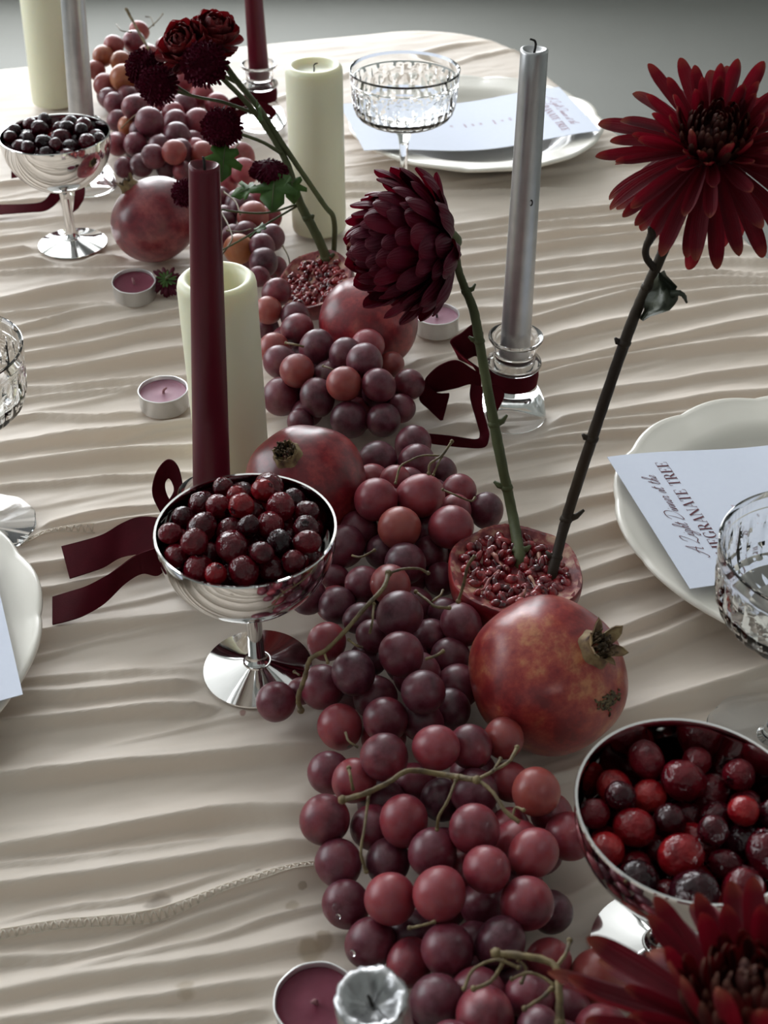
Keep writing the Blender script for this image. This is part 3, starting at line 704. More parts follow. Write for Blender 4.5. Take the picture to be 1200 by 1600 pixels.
# ------------------------------------------------------------------ glass candle holders, tapers, ribbons
HOLD = [(0, .0165), (.010, .017), (.0150, .0150), (.0235, .0), (.0265, .0), (.0275, .0012), (.0272, .004), (.0250, .014), (.0218, .0215), (.0190, .0265), (.0172, .0325),
        (.0166, .040), (.0168, .0435), (.0200, .0455), (.0208, .0475), (.0200, .0495), (.0160, .0515), (.0148, .0535), (.0156, .0575), (.0180, .0650), (.0205, .0688),
        (.0202, .0702), (.0188, .0700), (.0155, .0672), (.0140, .0640), (.0138, .0560), (.0136, .0555), (0, .0555)]
holdm = mesh_from('body', *lathe(HOLD, 64), sharp=60)
def holder(key, label):
    x, y = SPOT[key]
    t = thing('candle_holder', label, 'candle holder', (x, y, Z0), 'clear glass candle holders')
    link('body', holdm, M['glass'], t)
    return t
def taper(key, top_px, h, rb, rt, mat, label, dent=False, wick='up', melt=.0025):
    """dinner candle standing in its holder, leaning so its tip stands where the photo has it"""
    x, y = SPOT[key]
    zb = Z0 + .0557
    base = np.array([x, y, zb])
    r_ = ray(*top_px)
    lo = EYE + r_ * ((zb + h - EYE[2]) / r_[2])
    # tip on the pixel ray at the distance nearest the upright candle
    tt_ = ((base + [0, 0, h]) - EYE) @ r_ / (r_ @ r_)
    tip = EYE + r_ * tt_
    ax = tip - base; hh = float(np.linalg.norm(ax))
    t = thing('taper_candle', label, 'candle', base, 'taper candles', quat_z(ax))
    n = 40
    prof = [(0, 0), (rb * .98, 0), (rb, .002)]
    for k in range(1, 13): prof.append((rb + (rt - rb) * k / 12, .002 + (hh - .004) * k / 12))
    prof += [(rt * .98, hh - .0008), (rt * .88, hh), (rt * .74, hh - .0006), (rt * .58, hh - melt), (rt * .25, hh - melt * 1.35), (0, hh - melt * 1.4)]
    rr = random.Random(len(label))
    ph = rr.random() * 6
    top0 = len(prof) - 6
    v, f = lathe(prof, n, lambda a, i, r: r * (1 + (.03 * math.sin(2 * a + ph) if i >= top0 else .006 * math.sin(3 * a + ph))))
    v = [(a, b, c + (.0004 * math.sin(math.atan2(b, a) * 2 + ph) if c > hh - .0012 and abs(a) + abs(b) > rt * .6 else 0)) for a, b, c in v]
    if melt > .004:
        v = [(a * (1 + .05 * rr.uniform(-1, 1)), b * (1 + .05 * rr.uniform(-1, 1)), q + .0009 * rr.uniform(-1, 1)) if q > hh - .010 else (a, b, q) for a, b, q in v]
    c = link('wax', mesh_from('wax', v, f, sharp=70), M[mat], t)
    z = hh - melt * 1.4
    wp = {'up': [(0, 0, z), (.0002, 0, z + .003), (0, .0003, z + .006), (-.0006, .0002, z + .0085)], 'hook': [(0, 0, z), (.0006, 0, z + .004), (.0004, 0, z + .007), (-.001, 0, z + .0082), (-.0032, 0, z + .0088)],
          'short': [(0, 0, z), (-.0006, .0005, z + .003), (-.0014, .0016, z + .005)]}[wick]
    link('wick', mesh_from('wick', *tube(crom(wp, 4), [.0008, .0009, .0008, .0006], 6, .3)), M['wick'], t)
    if dent:
        dm_ = lathe([(0, -.0004), (.0010, .0), (.0016, .0003), (.0019, 0)], 14)
        o = link('nick', mesh_from('nick', *dm_), M['wick'], t, (.0035, -(rb * .45 + rt * .55) * .93, hh * .55), Matrix.Rotation(math.radians(90), 4, 'X').to_quaternion())
        o.scale = (.7, 1.3, 1)
    return t
holder('holder_silver', 'clear glass candle holder under the silver taper by the open tealight')
taper('holder_silver', (835, 76), .222, .0112, .0089, 'silverwax', 'tall silver taper candle with a nick, in front of the far plate', True, 'hook', .002)
holder('holder_burg', 'clear glass candle holder mostly hidden behind the heaped middle coupe')
taper('holder_burg', (319, 257), .226, .0118, .0081, 'burgwax', 'tall burgundy taper candle standing in front of the hollow ivory pillar', False, 'up', .0032)
holder('holder_farburg', 'clear glass candle holder between dark blooms and the unburnt-looking pillar')
taper('holder_farburg', (392, -60), .205, .0115, .0092, 'burgwax', 'burgundy taper candle at the far end, its top out of frame')
holder('holder_farsilver', 'clear glass candle holder behind the farthest cranberry coupe')
taper('holder_farsilver', (108, -75), .22, .0125, .0112, 'silverwax', 'silver taper candle cut by the top edge beside a tall ivory pillar')
holder('holder_front', 'clear glass candle holder below the bottom edge, nearest the camera')
taper('holder_front', (580, 1558), .066, .0135, .0134, 'silverwax', 'blurred silver candle stub rising at the bottom edge among grapes', False, 'short', .0045)

def band(key, z0=.0305, z1=.0440, r=.0181):
    x, y = SPOT[key]; edges = []
    mb = MB(); prof = [(r - .0006, z0), (r + .0006, z0), (r + .0012, (z0 + z1) / 2), (r + .0006, z1), (r - .0006, z1)]
    v, f = lathe(prof, 48, close=True)
    return v, f
def bow(key, label, pieces):
    """a ribbon tied round the neck of a holder; pieces: (name, edge pairs in photo pixels + heights)"""
    x, y = SPOT[key]
    t = thing('velvet_ribbon', label, 'ribbon', (x, y, Z0), 'burgundy velvet ribbons on the candle holders')
    link('band', mesh_from('band', *band(key), sharp=60), M['velvet'], t)
    o = np.array([x, y, Z0])
    for nm, edges in pieces:
        e = []
        for a, b in edges:
            pa = PY(a[0], a[1], a[3]) if len(a) == 4 else P(*a); pb = PY(b[0], b[1], b[3]) if len(b) == 4 else P(*b)
            e.append((pa - o, pb - o))
        link(nm, mesh_from(nm, *ribbon(e), sharp=60), M['velvet'], t)
    return t
bow('holder_burg', 'burgundy velvet ribbon with two long tails left of the heaped coupe', [
    ('tail', [((96, 854, .012), (109, 904, .008)), ((130, 845, .018), (138, 895, .010)), ((161, 835, .024), (163, 886, .012)), ((190, 818, .030), (187, 872, .016)), ((217, 808, .036), (214, 866, .022)), ((247, 809, .040), (250, 861, .030)), ((285, 820, .044), (290, 860, .034))]),
    ('tail', [((82, 933, .009), (82, 976, .008)), ((108, 925, .012), (107, 970, .010)), ((135, 916, .018), (133, 961, .010)), ((165, 900, .022), (165, 942, .011)), ((185, 887, .028), (195, 912, .014)), ((212, 868, .036), (222, 896, .016)), ((240, 857, .040), (247, 899, .018)), ((266, 847, .042), (268, 880, .030)), ((292, 840, .046), (292, 860, .036))]),
    ('loop', [((258, 814, .042), (276, 818, .038)), ((241, 782, .050), (268, 788, .048)), ((238, 762, .060), (259, 768, .054)), ((246, 735, .072), (258, 754, .060)), ((262, 718, .080), (264, 747, .064)), ((277, 728, .078), (270, 755, .062)), ((285, 760, .066), (272, 768, .058)), ((287, 800, .050), (262, 790, .050)), ((292, 818, .044), (276, 812, .042))]),
    ('tail', [((285, 880, .036), (297, 862, .042)), ((287, 905, .020), (300, 890, .026)), ((293, 928, .010), (312, 920, .012))]),
])
bow('holder_silver', 'burgundy velvet bow on the holder of the nicked silver taper', [
    ('loop', [((748, 575, .052), (752, 600, .034)), ((730, 562, .060), (745, 578, .046)), ((714, 548, .066), (735, 570, .048)), ((704, 533, .072), (717, 561, .052)), ((722, 520, .078), (728, 562, .048)), ((742, 506, .084), (744, 556, .048)), ((755, 520, .074), (757, 570, .044))]),
    ('tail', [((752, 586, .044), (752, 608, .034)), ((738, 577, .050), (736, 600, .034)), ((713, 563, .056), (714, 606, .028)), ((687, 571, .050), (690, 611, .020)), ((668, 588, .040), (672, 614, .016)), ((661, 602, .030), (690, 618, .016)), ((655, 624, .014), (702, 615, .020)), ((672, 642, .008), (698, 634, .012)), ((688, 657, .007), (692, 656, .008))]),
    ('tail', [((736, 600, .036), (754, 604, .038)), ((735, 622, .026), (754, 636, .026)), ((746, 662, .014), (762, 668, .016)), ((750, 680, .010), (764, 682, .014)), ((742, 686, .013), (757, 699, .007)), ((705, 681, .015), (722, 699, .007)), ((657, 676, .013), (676, 694, .007))]),
    ('tail', [((757, 598, .038), (776, 601, .040)), ((762, 622, .028), (788, 617, .034)), ((760, 645, .018), (776, 645, .020)), ((764, 664, .010), (768, 664, .010))]),
])
bow('holder_farsilver', 'burgundy velvet ribbon trailing left behind the farthest coupe', [
    ('tail', [((0 - 40, 321, .010), (-40, 337, .008)), ((0, 320, .011), (0, 335, .008)), ((40, 319, .012), (42, 332, .008)), ((66, 315, .014), (72, 329, .008)), ((80, 300, .022), (92, 314, .014)), ((92, 280, .034), (106, 292, .026)), ((118, 268, .042), (124, 284, .034))]),
    ('loop', [((120, 270, .042), (124, 290, .030)), ((118, 290, .032), (132, 292, .032)), ((116, 312, .022), (131, 310, .024)), ((114, 332, .009), (122, 326, .014))]),
    ('tail', [((110, 262, .044), (112, 278, .034)), ((60, 258, .040), (62, 272, .030)), ((18, 262, .030), (18, 279, .018))]),
])
bow('holder_farburg', 'burgundy velvet bow on the far burgundy taper holder', [
    ('loop', [((380, 150, .042), (384, 166, .030)), ((366, 152, .040), (370, 170, .026)), ((356, 160, .034), (362, 178, .020)), ((366, 172, .026), (370, 186, .012)), ((386, 166, .032), (388, 178, .022))]),
    ('loop', [((404, 158, .040), (402, 172, .030)), ((422, 164, .036), (420, 180, .024)), ((432, 176, .028), (424, 188, .016)), ((418, 184, .020), (412, 180, .022))]),
])

# ------------------------------------------------------------------ pillar candles
def pillar(key, r, h, label, well=0.0, wick=True, lean=None):
    x, y = SPOT[key]
    t = thing('pillar_candle', label, 'candle', (x, y, Z0), 'ivory pillar candles', quat_z(lean) if lean else None)
    prof = [(0, 0), (r - .003, 0), (r - .0008, .001), (r, .004), (r, h * .5), (r, h - .006), (r - .0008, h - .0025), (r - .0028, h - .0004), (r - .005, h)]
    if well > .012: prof += [(r - .0072, h - .0012), (r - .0088, h - .006), (r - .0098, h - well * .6), (r - .012, h - well), (r - .018, h - well * 1.04), (0, h - well * 1.02)]
    else: prof += [(r - .007, h - .001), (r - .009, h - well * .7), (r - .012, h - well), (0, h - well * 1.1)]
    v, f = lathe(prof, 72, lambda a, i, q: q * (1 + .004 * math.sin(2 * a + 1) + .003 * math.sin(5 * a + i)))
    link('wax', mesh_from('wax', v, f), M['ivory'], t)
    z = h - well * 1.06
    link('wick', mesh_from('wick', *tube(crom([(0, 0, z), (.0003, 0, z + .003), (.0002, .0, z + .0055), (.0016, 0, z + .007), (.0035, .0005, z + .0072)], 4), [.0007, .0006], 6, .3)), M['wick'], t)
    return t
pillar('pillar_front', .0262, .154, 'ivory pillar candle with a deep burnt hollow behind the burgundy taper', .026)
pillar('pillar_mid', .0262, .160, 'ivory pillar candle with a shallow top left of the far coupe glass', .006)
pillar('pillar_far', .0262, .180, 'ivory pillar candle at top left, its top out of frame', .006, True, (.05, 0, 1))

# ------------------------------------------------------------------ tealights
def tealight(key, label, wax, wickmat, tilt, seed):
    x, y = SPOT[key]
    t = thing('tealight', label, 'tealight', (x, y, Z0), 'tealights in metal cups', quat_z((tilt[0], tilt[1], 1)))
    r, h = .0188, .0162
    cup = [(0, 0), (r - .0016, 0), (r - .0004, .0006), (r, .0018), (r, h - .0006), (r + .0005, h), (r - .0003, h + .0002), (r - .0007, h - .0004), (r - .0007, .001), (0, .001)]
    rr = random.Random(seed)
    v, f = lathe(cup, 64, lambda a, i, q: q * (1 + .006 * math.sin(9 * a + seed)))
    link('cup', mesh_from('cup', v, f, sharp=40), M['alu'], t)
    wx = [(r - .0009, .0012), (r - .0009, h - .0028), (r - .0016, h - .0036), (r - .004, h - .0042), (.006, h - .0044), (.003, h - .0040), (0, h - .0036)]
    link('wax', mesh_from('wax', *lathe([(0, .0012)] + wx, 48, lambda a, i, q: q * (1 + .006 * math.sin(4 * a + i)))), M[wax], t)
    z = h - .0040; a = seed * 2.1
    link('wick', mesh_from('wick', *tube(crom([(0, 0, z), (.0006 * math.cos(a), .0006 * math.sin(a), z + .003), (.003 * math.cos(a), .003 * math.sin(a), z + .0052)], 4), [.0011, .0011, .0008], 6, .2)), M[wickmat], t)
tealight('tea_a', 'mauve tealight beside the upturned button flower and dusky pomegranate', 'mauvewax', 'wickpink', (.03, -.14), 1)
tealight('tea_b', 'lilac tealight on the pleats left of the burgundy taper', 'lilacwax', 'wickpink', (.0, -.02), 3)
tealight('tea_c', 'lilac tealight tucked under the dark drooping chrysanthemum', 'lilacwax', 'wick', (.0, .0), 5)
tealight('tea_d', 'mauve tealight at the bottom edge beside the blurred silver candle', 'mauvewax', 'wickpink', (-.04, .03), 2)

# ------------------------------------------------------------------ plates and menu cards
def plate_mesh(R, n=192, lobes=14):
    prof = [(0, .0035), (R * .40, .0035), (R * .60, .0038), (R * .67, .0060), (R * .72, .0115), (R * .765, .0165), (R * .83, .0190), (R * .93, .0210), (R * .965, .0222), (R * .985, .0230), (R, .0222), (R * 1.004, .0205), (R * .99, .0185), (R * .94, .0168), (R * .80, .0140), (R * .73, .0075), (R * .69, .0030), (R * .64, .0), (R * .60, .0), (R * .58, .0018), (0, .0018)]
    def rf(a, i, r):
        k = np.clip((r / R - .62) / .38, 0, 1)
        w = abs(math.sin(a * lobes / 2)) ** .75 - .55
        return r * (1 + .017 * k * w)
    v, f = lathe(prof[::-1], n, rf)
    v2 = []
    for (x, y, z) in v:
        r = math.hypot(x, y); k = float(np.clip((r / R - .80) / .2, 0, 1)); a = math.atan2(y, x)
        v2.append((x, y, z + k * .0022 * (abs(math.sin(a * lobes / 2)) - .6)))
    return mesh_from('plate', v2, f, sharp=75)
PLM = plate_mesh(.142)
def plate(key, label, spin):
    x, y = SPOT[key]
    o = link('scalloped_plate', PLM, M['ceramic'], None, (x, y, Z0), Matrix.Rotation(spin, 4, 'Z').to_quaternion())
    return tag(o, label, 'plate', 'scalloped dinner plates')
plate('plate_far', 'cream scalloped plate at the far end under a menu card', .1)
plate('plate_right', 'cream scalloped plate cut by the right edge under the readable menu card', .35)
plate('plate_left', 'cream scalloped plate cut by the left edge', .2)

# lettering: high-contrast capitals and a slanted script, drawn as thin flat print
def quad_strip(pts, wd):
    p = np.asarray(pts, float); t = np.gradient(p, axis=0); t /= np.linalg.norm(t, axis=1)[:, None] + 1e-9
    n_ = np.stack([-t[:, 1], t[:, 0]], 1); wd = np.broadcast_to(np.asarray(wd, float), (len(p),))
    a = p + n_ * wd[:, None] / 2; b = p - n_ * wd[:, None] / 2
    v = np.vstack([a, b]); m = len(p)
    return v, [(i, i + 1, m + i + 1, m + i) for i in range(m - 1)]
TN, TK = .045, .15
def cap(ch):
    S = []
    def rect(x0, x1, y0, y1): S.append((np.array([(x0, y0), (x1, y0), (x1, y1), (x0, y1)]), [(0, 1, 2, 3)]))
    def stem_(x, w=TK, serif=True, y0=0, y1=1):
        rect(x - w / 2, x + w / 2, y0, y1)
        if serif: rect(x - w / 2 - .09, x + w / 2 + .09, y0, y0 + .035); rect(x - w / 2 - .09, x + w / 2 + .09, y1 - .035, y1)
    def line(a, b, w): S.append(quad_strip(np.linspace(a, b, 5), w))
    def arc(cx, cy, rx, ry, a0, a1, thick=TK):
        a = np.radians(np.linspace(a0, a1, 22)); S.append(quad_strip(np.stack([cx + rx * np.cos(a), cy + ry * np.sin(a)], 1), TN + (thick - TN) * np.cos(a) ** 2))
    w = .8
    if ch == 'P' or ch == 'R':
        stem_(.2); rect(.2, .42, .965, 1); rect(.2, .42, .47, .505); arc(.42, .735, .21, .247, -90, 90)
        w = .78
        if ch == 'R': line((.42, .49), (.75, .0), TK * .95); rect(.66, .86, 0, .035); w = .86
    elif ch == 'O': arc(.43, .5, .33, .49, 0, 360); w = .88
    elif ch == 'M': stem_(.15, TN); stem_(.92); line((.15, 1), (.53, .02), TK * .9); line((.53, .02), (.9, 1), TN); w = 1.1
    elif ch == 'N': stem_(.15, TN); stem_(.78, TN); line((.15, 1), (.78, 0), TK); w = .94
    elif ch == 'E':
        stem_(.2); rect(.2, .66, 0, .035); rect(.2, .66, .965, 1); rect(.2, .5, .49, .525); line((.66, .0), (.68, .26), TN); line((.66, 1), (.66, .76), TN); rect(.48, .52, .38, .63); w = .74
    elif ch == 'G': arc(.43, .5, .33, .49, 55, 345); stem_(.70, TK * .8, False, .03, .40); rect(.56, .84, .385, .42); line((.66, .98), (.68, .74), TN); w = .9
    elif ch == 'A': line((.10, 0), (.42, 1), TN); line((.42, 1), (.76, 0), TK); rect(.2, .64, .30, .335); rect(.0, .22, 0, .035); rect(.62, .9, 0, .035); w = .86
    elif ch == 'T': stem_(.38); rect(.04, .72, .965, 1); line((.05, 1), (.05, .76), TN); line((.71, 1), (.71, .76), TN); w = .76
    elif ch == 'I': stem_(.2); w = .4
    elif ch == 'S': arc(.3, .74, .2, .24, 40, 270, TK); arc(.3, .25, .22, .24, -140, 90, TK); w = .62
    elif ch == 'L': stem_(.2); rect(.2, .62, 0, .035); line((.62, 0), (.64, .28), TN); w = .7
    elif ch == 'H': stem_(.2); stem_(.72); rect(.2, .72, .48, .515); w = .94
    else: w = .4
    return S, w
SCR = {'A': ([[(-.25, .1), (-.1, -.05), (.15, .15), (.55, .95), (.62, 1.05), (.62, .6), (.66, .05), (.8, .05)], [(.1, .42), (.35, .5), (.75, .42)]], .85),
       'L': ([[(.0, .7), (.1, .95), (.42, 1.05), (.45, .8), (.25, .4), (.0, .05), (.2, .08), (.5, -.05), (.8, .1)]], .72),
       'D': ([[(.25, .95), (.2, .5), (.05, .05), (.3, .0), (.7, .25), (.8, .7), (.55, 1.02), (.1, 1.0), (-.15, .8)]], .85),
       'i': ([[(0, .1), (.12, .4), (.12, .05), (.22, .05), (.3, .15)], [(.18, .56), (.2, .6)]], .24),
       'g': ([[(.32, .35), (.15, .42), (.03, .15), (.15, .02), (.34, .38), (.28, -.1), (.1, -.42), (-.05, -.3), (.2, -.05), (.45, .12)]], .4),
       'h': ([[(0, .1), (.25, .6), (.3, .95), (.18, .9), (.08, .0), (.2, .36), (.3, .36), (.28, .05), (.4, .1)]], .38),
       't': ([[(0, .1), (.14, .75), (.1, .1), (.18, .03), (.3, .15)], [(.0, .52), (.26, .55)]], .28),
       'n': ([[(0, .1), (.1, .4), (.06, .02), (.2, .38), (.3, .36), (.28, .05), (.42, .12)]], .38),
       'e': ([[(0, .1), (.2, .22), (.24, .38), (.12, .4), (.06, .15), (.16, .03), (.34, .15)]], .3),
       'r': ([[(0, .1), (.1, .42), (.16, .36), (.26, .38), (.2, .05), (.36, .12)]], .3),
       'a': ([[(.3, .36), (.14, .4), (.04, .14), (.14, .02), (.3, .38), (.28, .05), (.4, .12)]], .36)}
def text_polys(line, kind, x0, y0, size, track=.06, slant=.0, center=None, right=None):
    """2-d polygons for a line of text; x to the right, y up"""
    items = []; x = 0
    for ch in line:
        if kind == 'cap':
            S, w_ = cap(ch) if ch != ' ' else ([], .42)
        else:
            if ch in SCR:
                S = [quad_strip(crom(s, 6), .028 + .03 * np.abs(np.sin(np.linspace(0, 6, (len(s) - 1) * 6 + 1 if len(s) > 2 else 7)))) for s in SCR[ch][0]]; w_ = SCR[ch][1]
            else: S, w_ = [], .3
        for v, f in S: items.append((v + [x, 0], f))
        x += w_ + track
    W = x * size
    ox = x0 if center is None and right is None else (center - W / 2 if right is None else right - W)
    out = []
    for v, f in items:
        v = np.asarray(v, float); out.append((np.stack([(v[:, 0] + slant * v[:, 1]) * size + ox, v[:, 1] * size + y0], 1), f))
    return out
CW, CL_ = .140, .262                      # menu card width and length
PRINT = []
PRINT += [(0, p) for p in text_polys('A Light Dinner at the', 'script', 0, -.0245, .0100, .02, .45, center=CW * .5)]
PRINT += [(0, p) for p in text_polys('POMEGRANATE TREE', 'cap', 0, -.0390, .0086, .035, center=CW * .5)]
yy_ = -.066
for k, (kd, ln, sz) in enumerate((('script', 'nnenn', .0055), ('cap', 'IIIIII', .0030), ('cap', 'IIII', .0028), ('script', 'nennne', .0055), ('cap', 'IIIII', .0030), ('cap', 'IIIIII', .0028), ('script', 'ennnn', .0055), ('cap', 'IIII', .0030))):   # courses, too small to read
    PRINT += [(1 if kd == 'script' else 0, p) for p in text_polys(ln, kd, 0, yy_, sz, .04, .4 if kd == 'script' else 0, center=CW * .5)]
    yy_ -= .016 if kd == 'script' else .009
def menu_card(A, Bp, down, label, zfun, pale=False):
    """card with its top edge running from corner Bp to corner A (left to right in reading) and the text running on along 'down'"""
    A = np.array(A[:2]); Bp = np.array(Bp[:2]); u = (A - Bp); u /= np.linalg.norm(u)
    dn = np.array(down, float); dn -= u * (dn @ u); dn /= np.linalg.norm(dn)
    o = np.array([*Bp, Z0])
    def at(px, py, dz): return np.array([*(Bp + u * px - dn * py), Z0 + zfun(px, -py) + dz]) - o
    nu, nv = 13, 25
    v = []; f = []
    for s in (0, .0005):
        for i in range(nu):
            for j in range(nv): v.append(at(CW * i / (nu - 1), -CL_ * j / (nv - 1), s))
    K = nu * nv
    for i in range(nu - 1):
        for j in range(nv - 1):
            q = (i * nv + j, i * nv + j + 1, (i + 1) * nv + j + 1, (i + 1) * nv + j); f.append(q); f.append(tuple(k + K for k in q[::-1]))
    rim = [i * nv for i in range(nu)] + [(nu - 1) * nv + j for j in range(1, nv)] + [i * nv + nv - 1 for i in range(nu - 2, -1, -1)] + [j for j in range(nv - 2, 0, -1)]
    for a, b in zip(rim, rim[1:] + rim[:1]): f.append((a, b, b + K, a + K))
    t = thing('menu_card', label, 'menu card', o, 'printed menu cards')
    link('paper', mesh_from('paper', v, f, sharp=30), M['card'], t)
    for pal in (0, 1):
        mb = MB()
        for pk, (pv, pf) in PRINT:
            if pk == pal: mb.add([at(a, b, .0008) for a, b in pv], pf)
        m_ = M['inkpale'] if (pale or pal) else M['ink']
        link('title_print' if pal == 0 else 'course_print', mb.mesh('print', False), m_, t)['kind'] = 'stuff'
    return t
ca, cb = P(953, 722, .033), P(1078, 921, .031)
menu_card(ca, cb, (.99, .10), 'white menu card with a readable burgundy title, on the right-hand plate', lambda px, py: .0272 - .010 * math.sin(math.pi * min(1, max(0, py) / CL_)) ** 2 + .002 * (px / CW))
ca, cb = P(938, 205, .031), P(853, 115, .031)
cb = ca + (cb - ca) / np.linalg.norm(cb - ca) * CW
menu_card(ca, cb, (-.97, -.22), 'white menu card with pale print lying across the far plate', lambda px, py: .0272 - .010 * math.sin(math.pi * min(1, max(0, py) / CL_)) ** 2, True)
ca, cb = P(36, 1086, .031), P(-18, 850, .031)
cb = ca + (cb - ca) / np.linalg.norm(cb - ca) * CW
menu_card(ca, cb, (-.99, -.2), 'white menu card at the left edge, only its corner in view', lambda px, py: .0272 - .010 * math.sin(math.pi * min(1, max(0, py) / CL_)) ** 2)

# ------------------------------------------------------------------ cut-crystal coupe glasses
def crystal_meshes():
    zb, zt = .085, .140
    key = [(0, zb), (.008, zb + .0006), (.020, zb + .0028), (.034, zb + .0065), (.0432, zb + .0115), (.0478, zb + .0185), (.0492, zb + .0270), (.0498, zb + .0360), (.0502, zb + .0440), (.0508, zb + .0465), (.0512, zt - .004), (.0514, zt)]
    outp = [tuple(p) for p in crom(key, 4)]; outp[0] = (0, zb)
    inn = [(.0506, zt + .0004), (.0490, zt - .002), (.0484, zb + .040), (.0472, zb + .024), (.0448, zb + .0175), (.0400, zb + .0130), (.030, zb + .0088), (.016, zb + .0056), (0, zb + .0046)]
    prof = outp + inn; no = len(outp)
    def rf(a, i, r):
        if i >= no: return r
        z = prof[i][1] - zb
        cut = 0.
        for (n, ph, zc, hz, dp) in ((18, .0, .026, .019, .0015), (18, .5, .018, .013, .0013), (18, .5, .037, .008, .0009), (18, .25, .009, .006, .0008), (18, .75, .009, .006, .0008)):
            u = abs(((a * n / (2 * math.pi) + ph) % 1.0) - .5) * 2; wz = 1 - abs(z - zc) / hz          # spear-shaped wedge cuts
            if wz > 0 and u < wz * .95: cut = max(cut, dp * (1 - u / (wz * .95)) * min(1, wz * 2))
        return r - cut
    bowl = lathe(prof, 192, rf)
    stem = lathe([(0, .0042), (.0085, .0042), (.0065, .0065), (.0046, .012), (.0038, .024), (.0036, .048), (.0042, .066), (.0060, .077), (.0100, zb - .0018), (.0085, zb + .0008), (0, zb + .0008)], 32)
    foot = lathe([(0, 0), (.0350, 0), (.0362, .0008), (.0358, .0018), (.028, .0026), (.018, .0034), (.009, .0044), (0, .0046)], 80, lambda a, i, r: r * (1 + (.012 * math.cos(12 * a) if 2 <= i <= 5 else 0)))
    return [mesh_from('bowl', *bowl, sharp=8), mesh_from('stem', *stem), mesh_from('foot', *foot, sharp=40)]
CRY = crystal_meshes()
def crystal(key, label, sc=1.0):
    x, y = SPOT[key]
    t = thing('coupe_glass', label, 'glass', (x, y, Z0), 'cut crystal coupe glasses')
    for m_ in CRY: link(m_.name.split('.')[0], m_, M['crystal'], t)
    t.scale = (sc,) * 3
    return t
crystal('glass_far', 'cut crystal coupe glass standing before the far plate', 1.02)
crystal('glass_right', 'cut crystal coupe glass over the right-hand menu card', 1.0)
crystal('glass_left', 'cut crystal coupe glass cut by the left edge', 1.0)

# ------------------------------------------------------------------ pomegranates
def pom_body(R, seed, cut=None):
    """whole fruit: slightly lobed, flattened sphere with a shoulder toward the crown (axis +z, centre at the origin)"""
    prof = []
    for i in range(41):
        a = -math.pi / 2 + math.pi * i / 40
        r = math.cos(a) ** .92 if 0 < i < 40 else 0
        z = math.sin(a) * .90
        if a > 1.25: z += .02 * (a - 1.25) / .32
        if a < -1.3: z += .03
        prof.append((r * R, z * R))
    return lathe(prof, 72, lambda a, i, r: r * (1 + .018 * math.cos(6 * a + seed) + .014 * math.cos(2 * a + seed * 2) + .01 * math.cos(3 * a + seed) * math.sin(i * .2)))
def pom_crown(R, seed, spread=.55, hgt=.27):
    rr = random.Random(seed)
    zc = .865 * R
    mb = MB()
    v, f = lathe([(R * .30, zc - R * .05), (R * .235, zc + R * .03), (R * .20, zc + R * .09), (R * .195, zc + R * .14), (R * .165, zc + R * .14), (R * .16, zc + R * .06), (0, zc + R * .04)], 30, lambda a, i, r: r * (1 + .05 * math.cos(6 * a + .3)))
    mb.add(v, f)
    for k in range(6):
        a = k * math.pi / 3 + rr.uniform(-.12, .12); le = R * hgt * rr.uniform(.7, 1.1); sp = spread * rr.uniform(.5, 1.3)
        pv = []
        for s in (0, 1):
            for i in range(6):
                t = i / 5; wd = R * .115 * (1 - t) ** .7 + .0002
                rad = R * .19 + sp * le * t ** 1.5; z = zc + R * .11 + le * t * (1 - .25 * t * sp)
                for q in (-1, 0, 1):
                    aa = a + q * wd / (R * .19) * (1 if t < .2 else .85)
                    pv.append(((rad - s * R * .022 - (R * .015 if q else 0)) * math.cos(aa), (rad - s * R * .022 - (R * .015 if q else 0)) * math.sin(aa), z))
        pf = []
        for i in range(5):
            for j in range(2):
                q = (i * 3 + j, i * 3 + j + 1, (i + 1) * 3 + j + 1, (i + 1) * 3 + j); pf.append(q); pf.append(tuple(w_ + 18 for w_ in q[::-1]))
            for j in (0, 2): pf.append((i * 3 + j, (i + 1) * 3 + j, (i + 1) * 3 + j + 18, i * 3 + j + 18))
        mb.add(pv, pf)
    return mb
def stamens(R, seed):
    rr = random.Random(seed + 9); mb = MB(); zc = .865 * R
    for k in range(46):
        a = rr.random() * 6.283; d = R * .15 * math.sqrt(rr.random()); x, y = d * math.cos(a), d * math.sin(a)
        mb.add(*tube([(x, y, zc + R * .03), (x * 1.1, y * 1.1, zc + R * rr.uniform(.10, .17)), (x * 1.2 + rr.uniform(-.001, .001), y * 1.2 + rr.uniform(-.001, .001), zc + R * rr.uniform(.17, .24))], [.0004, .0004, .0007], 4))
    return mb
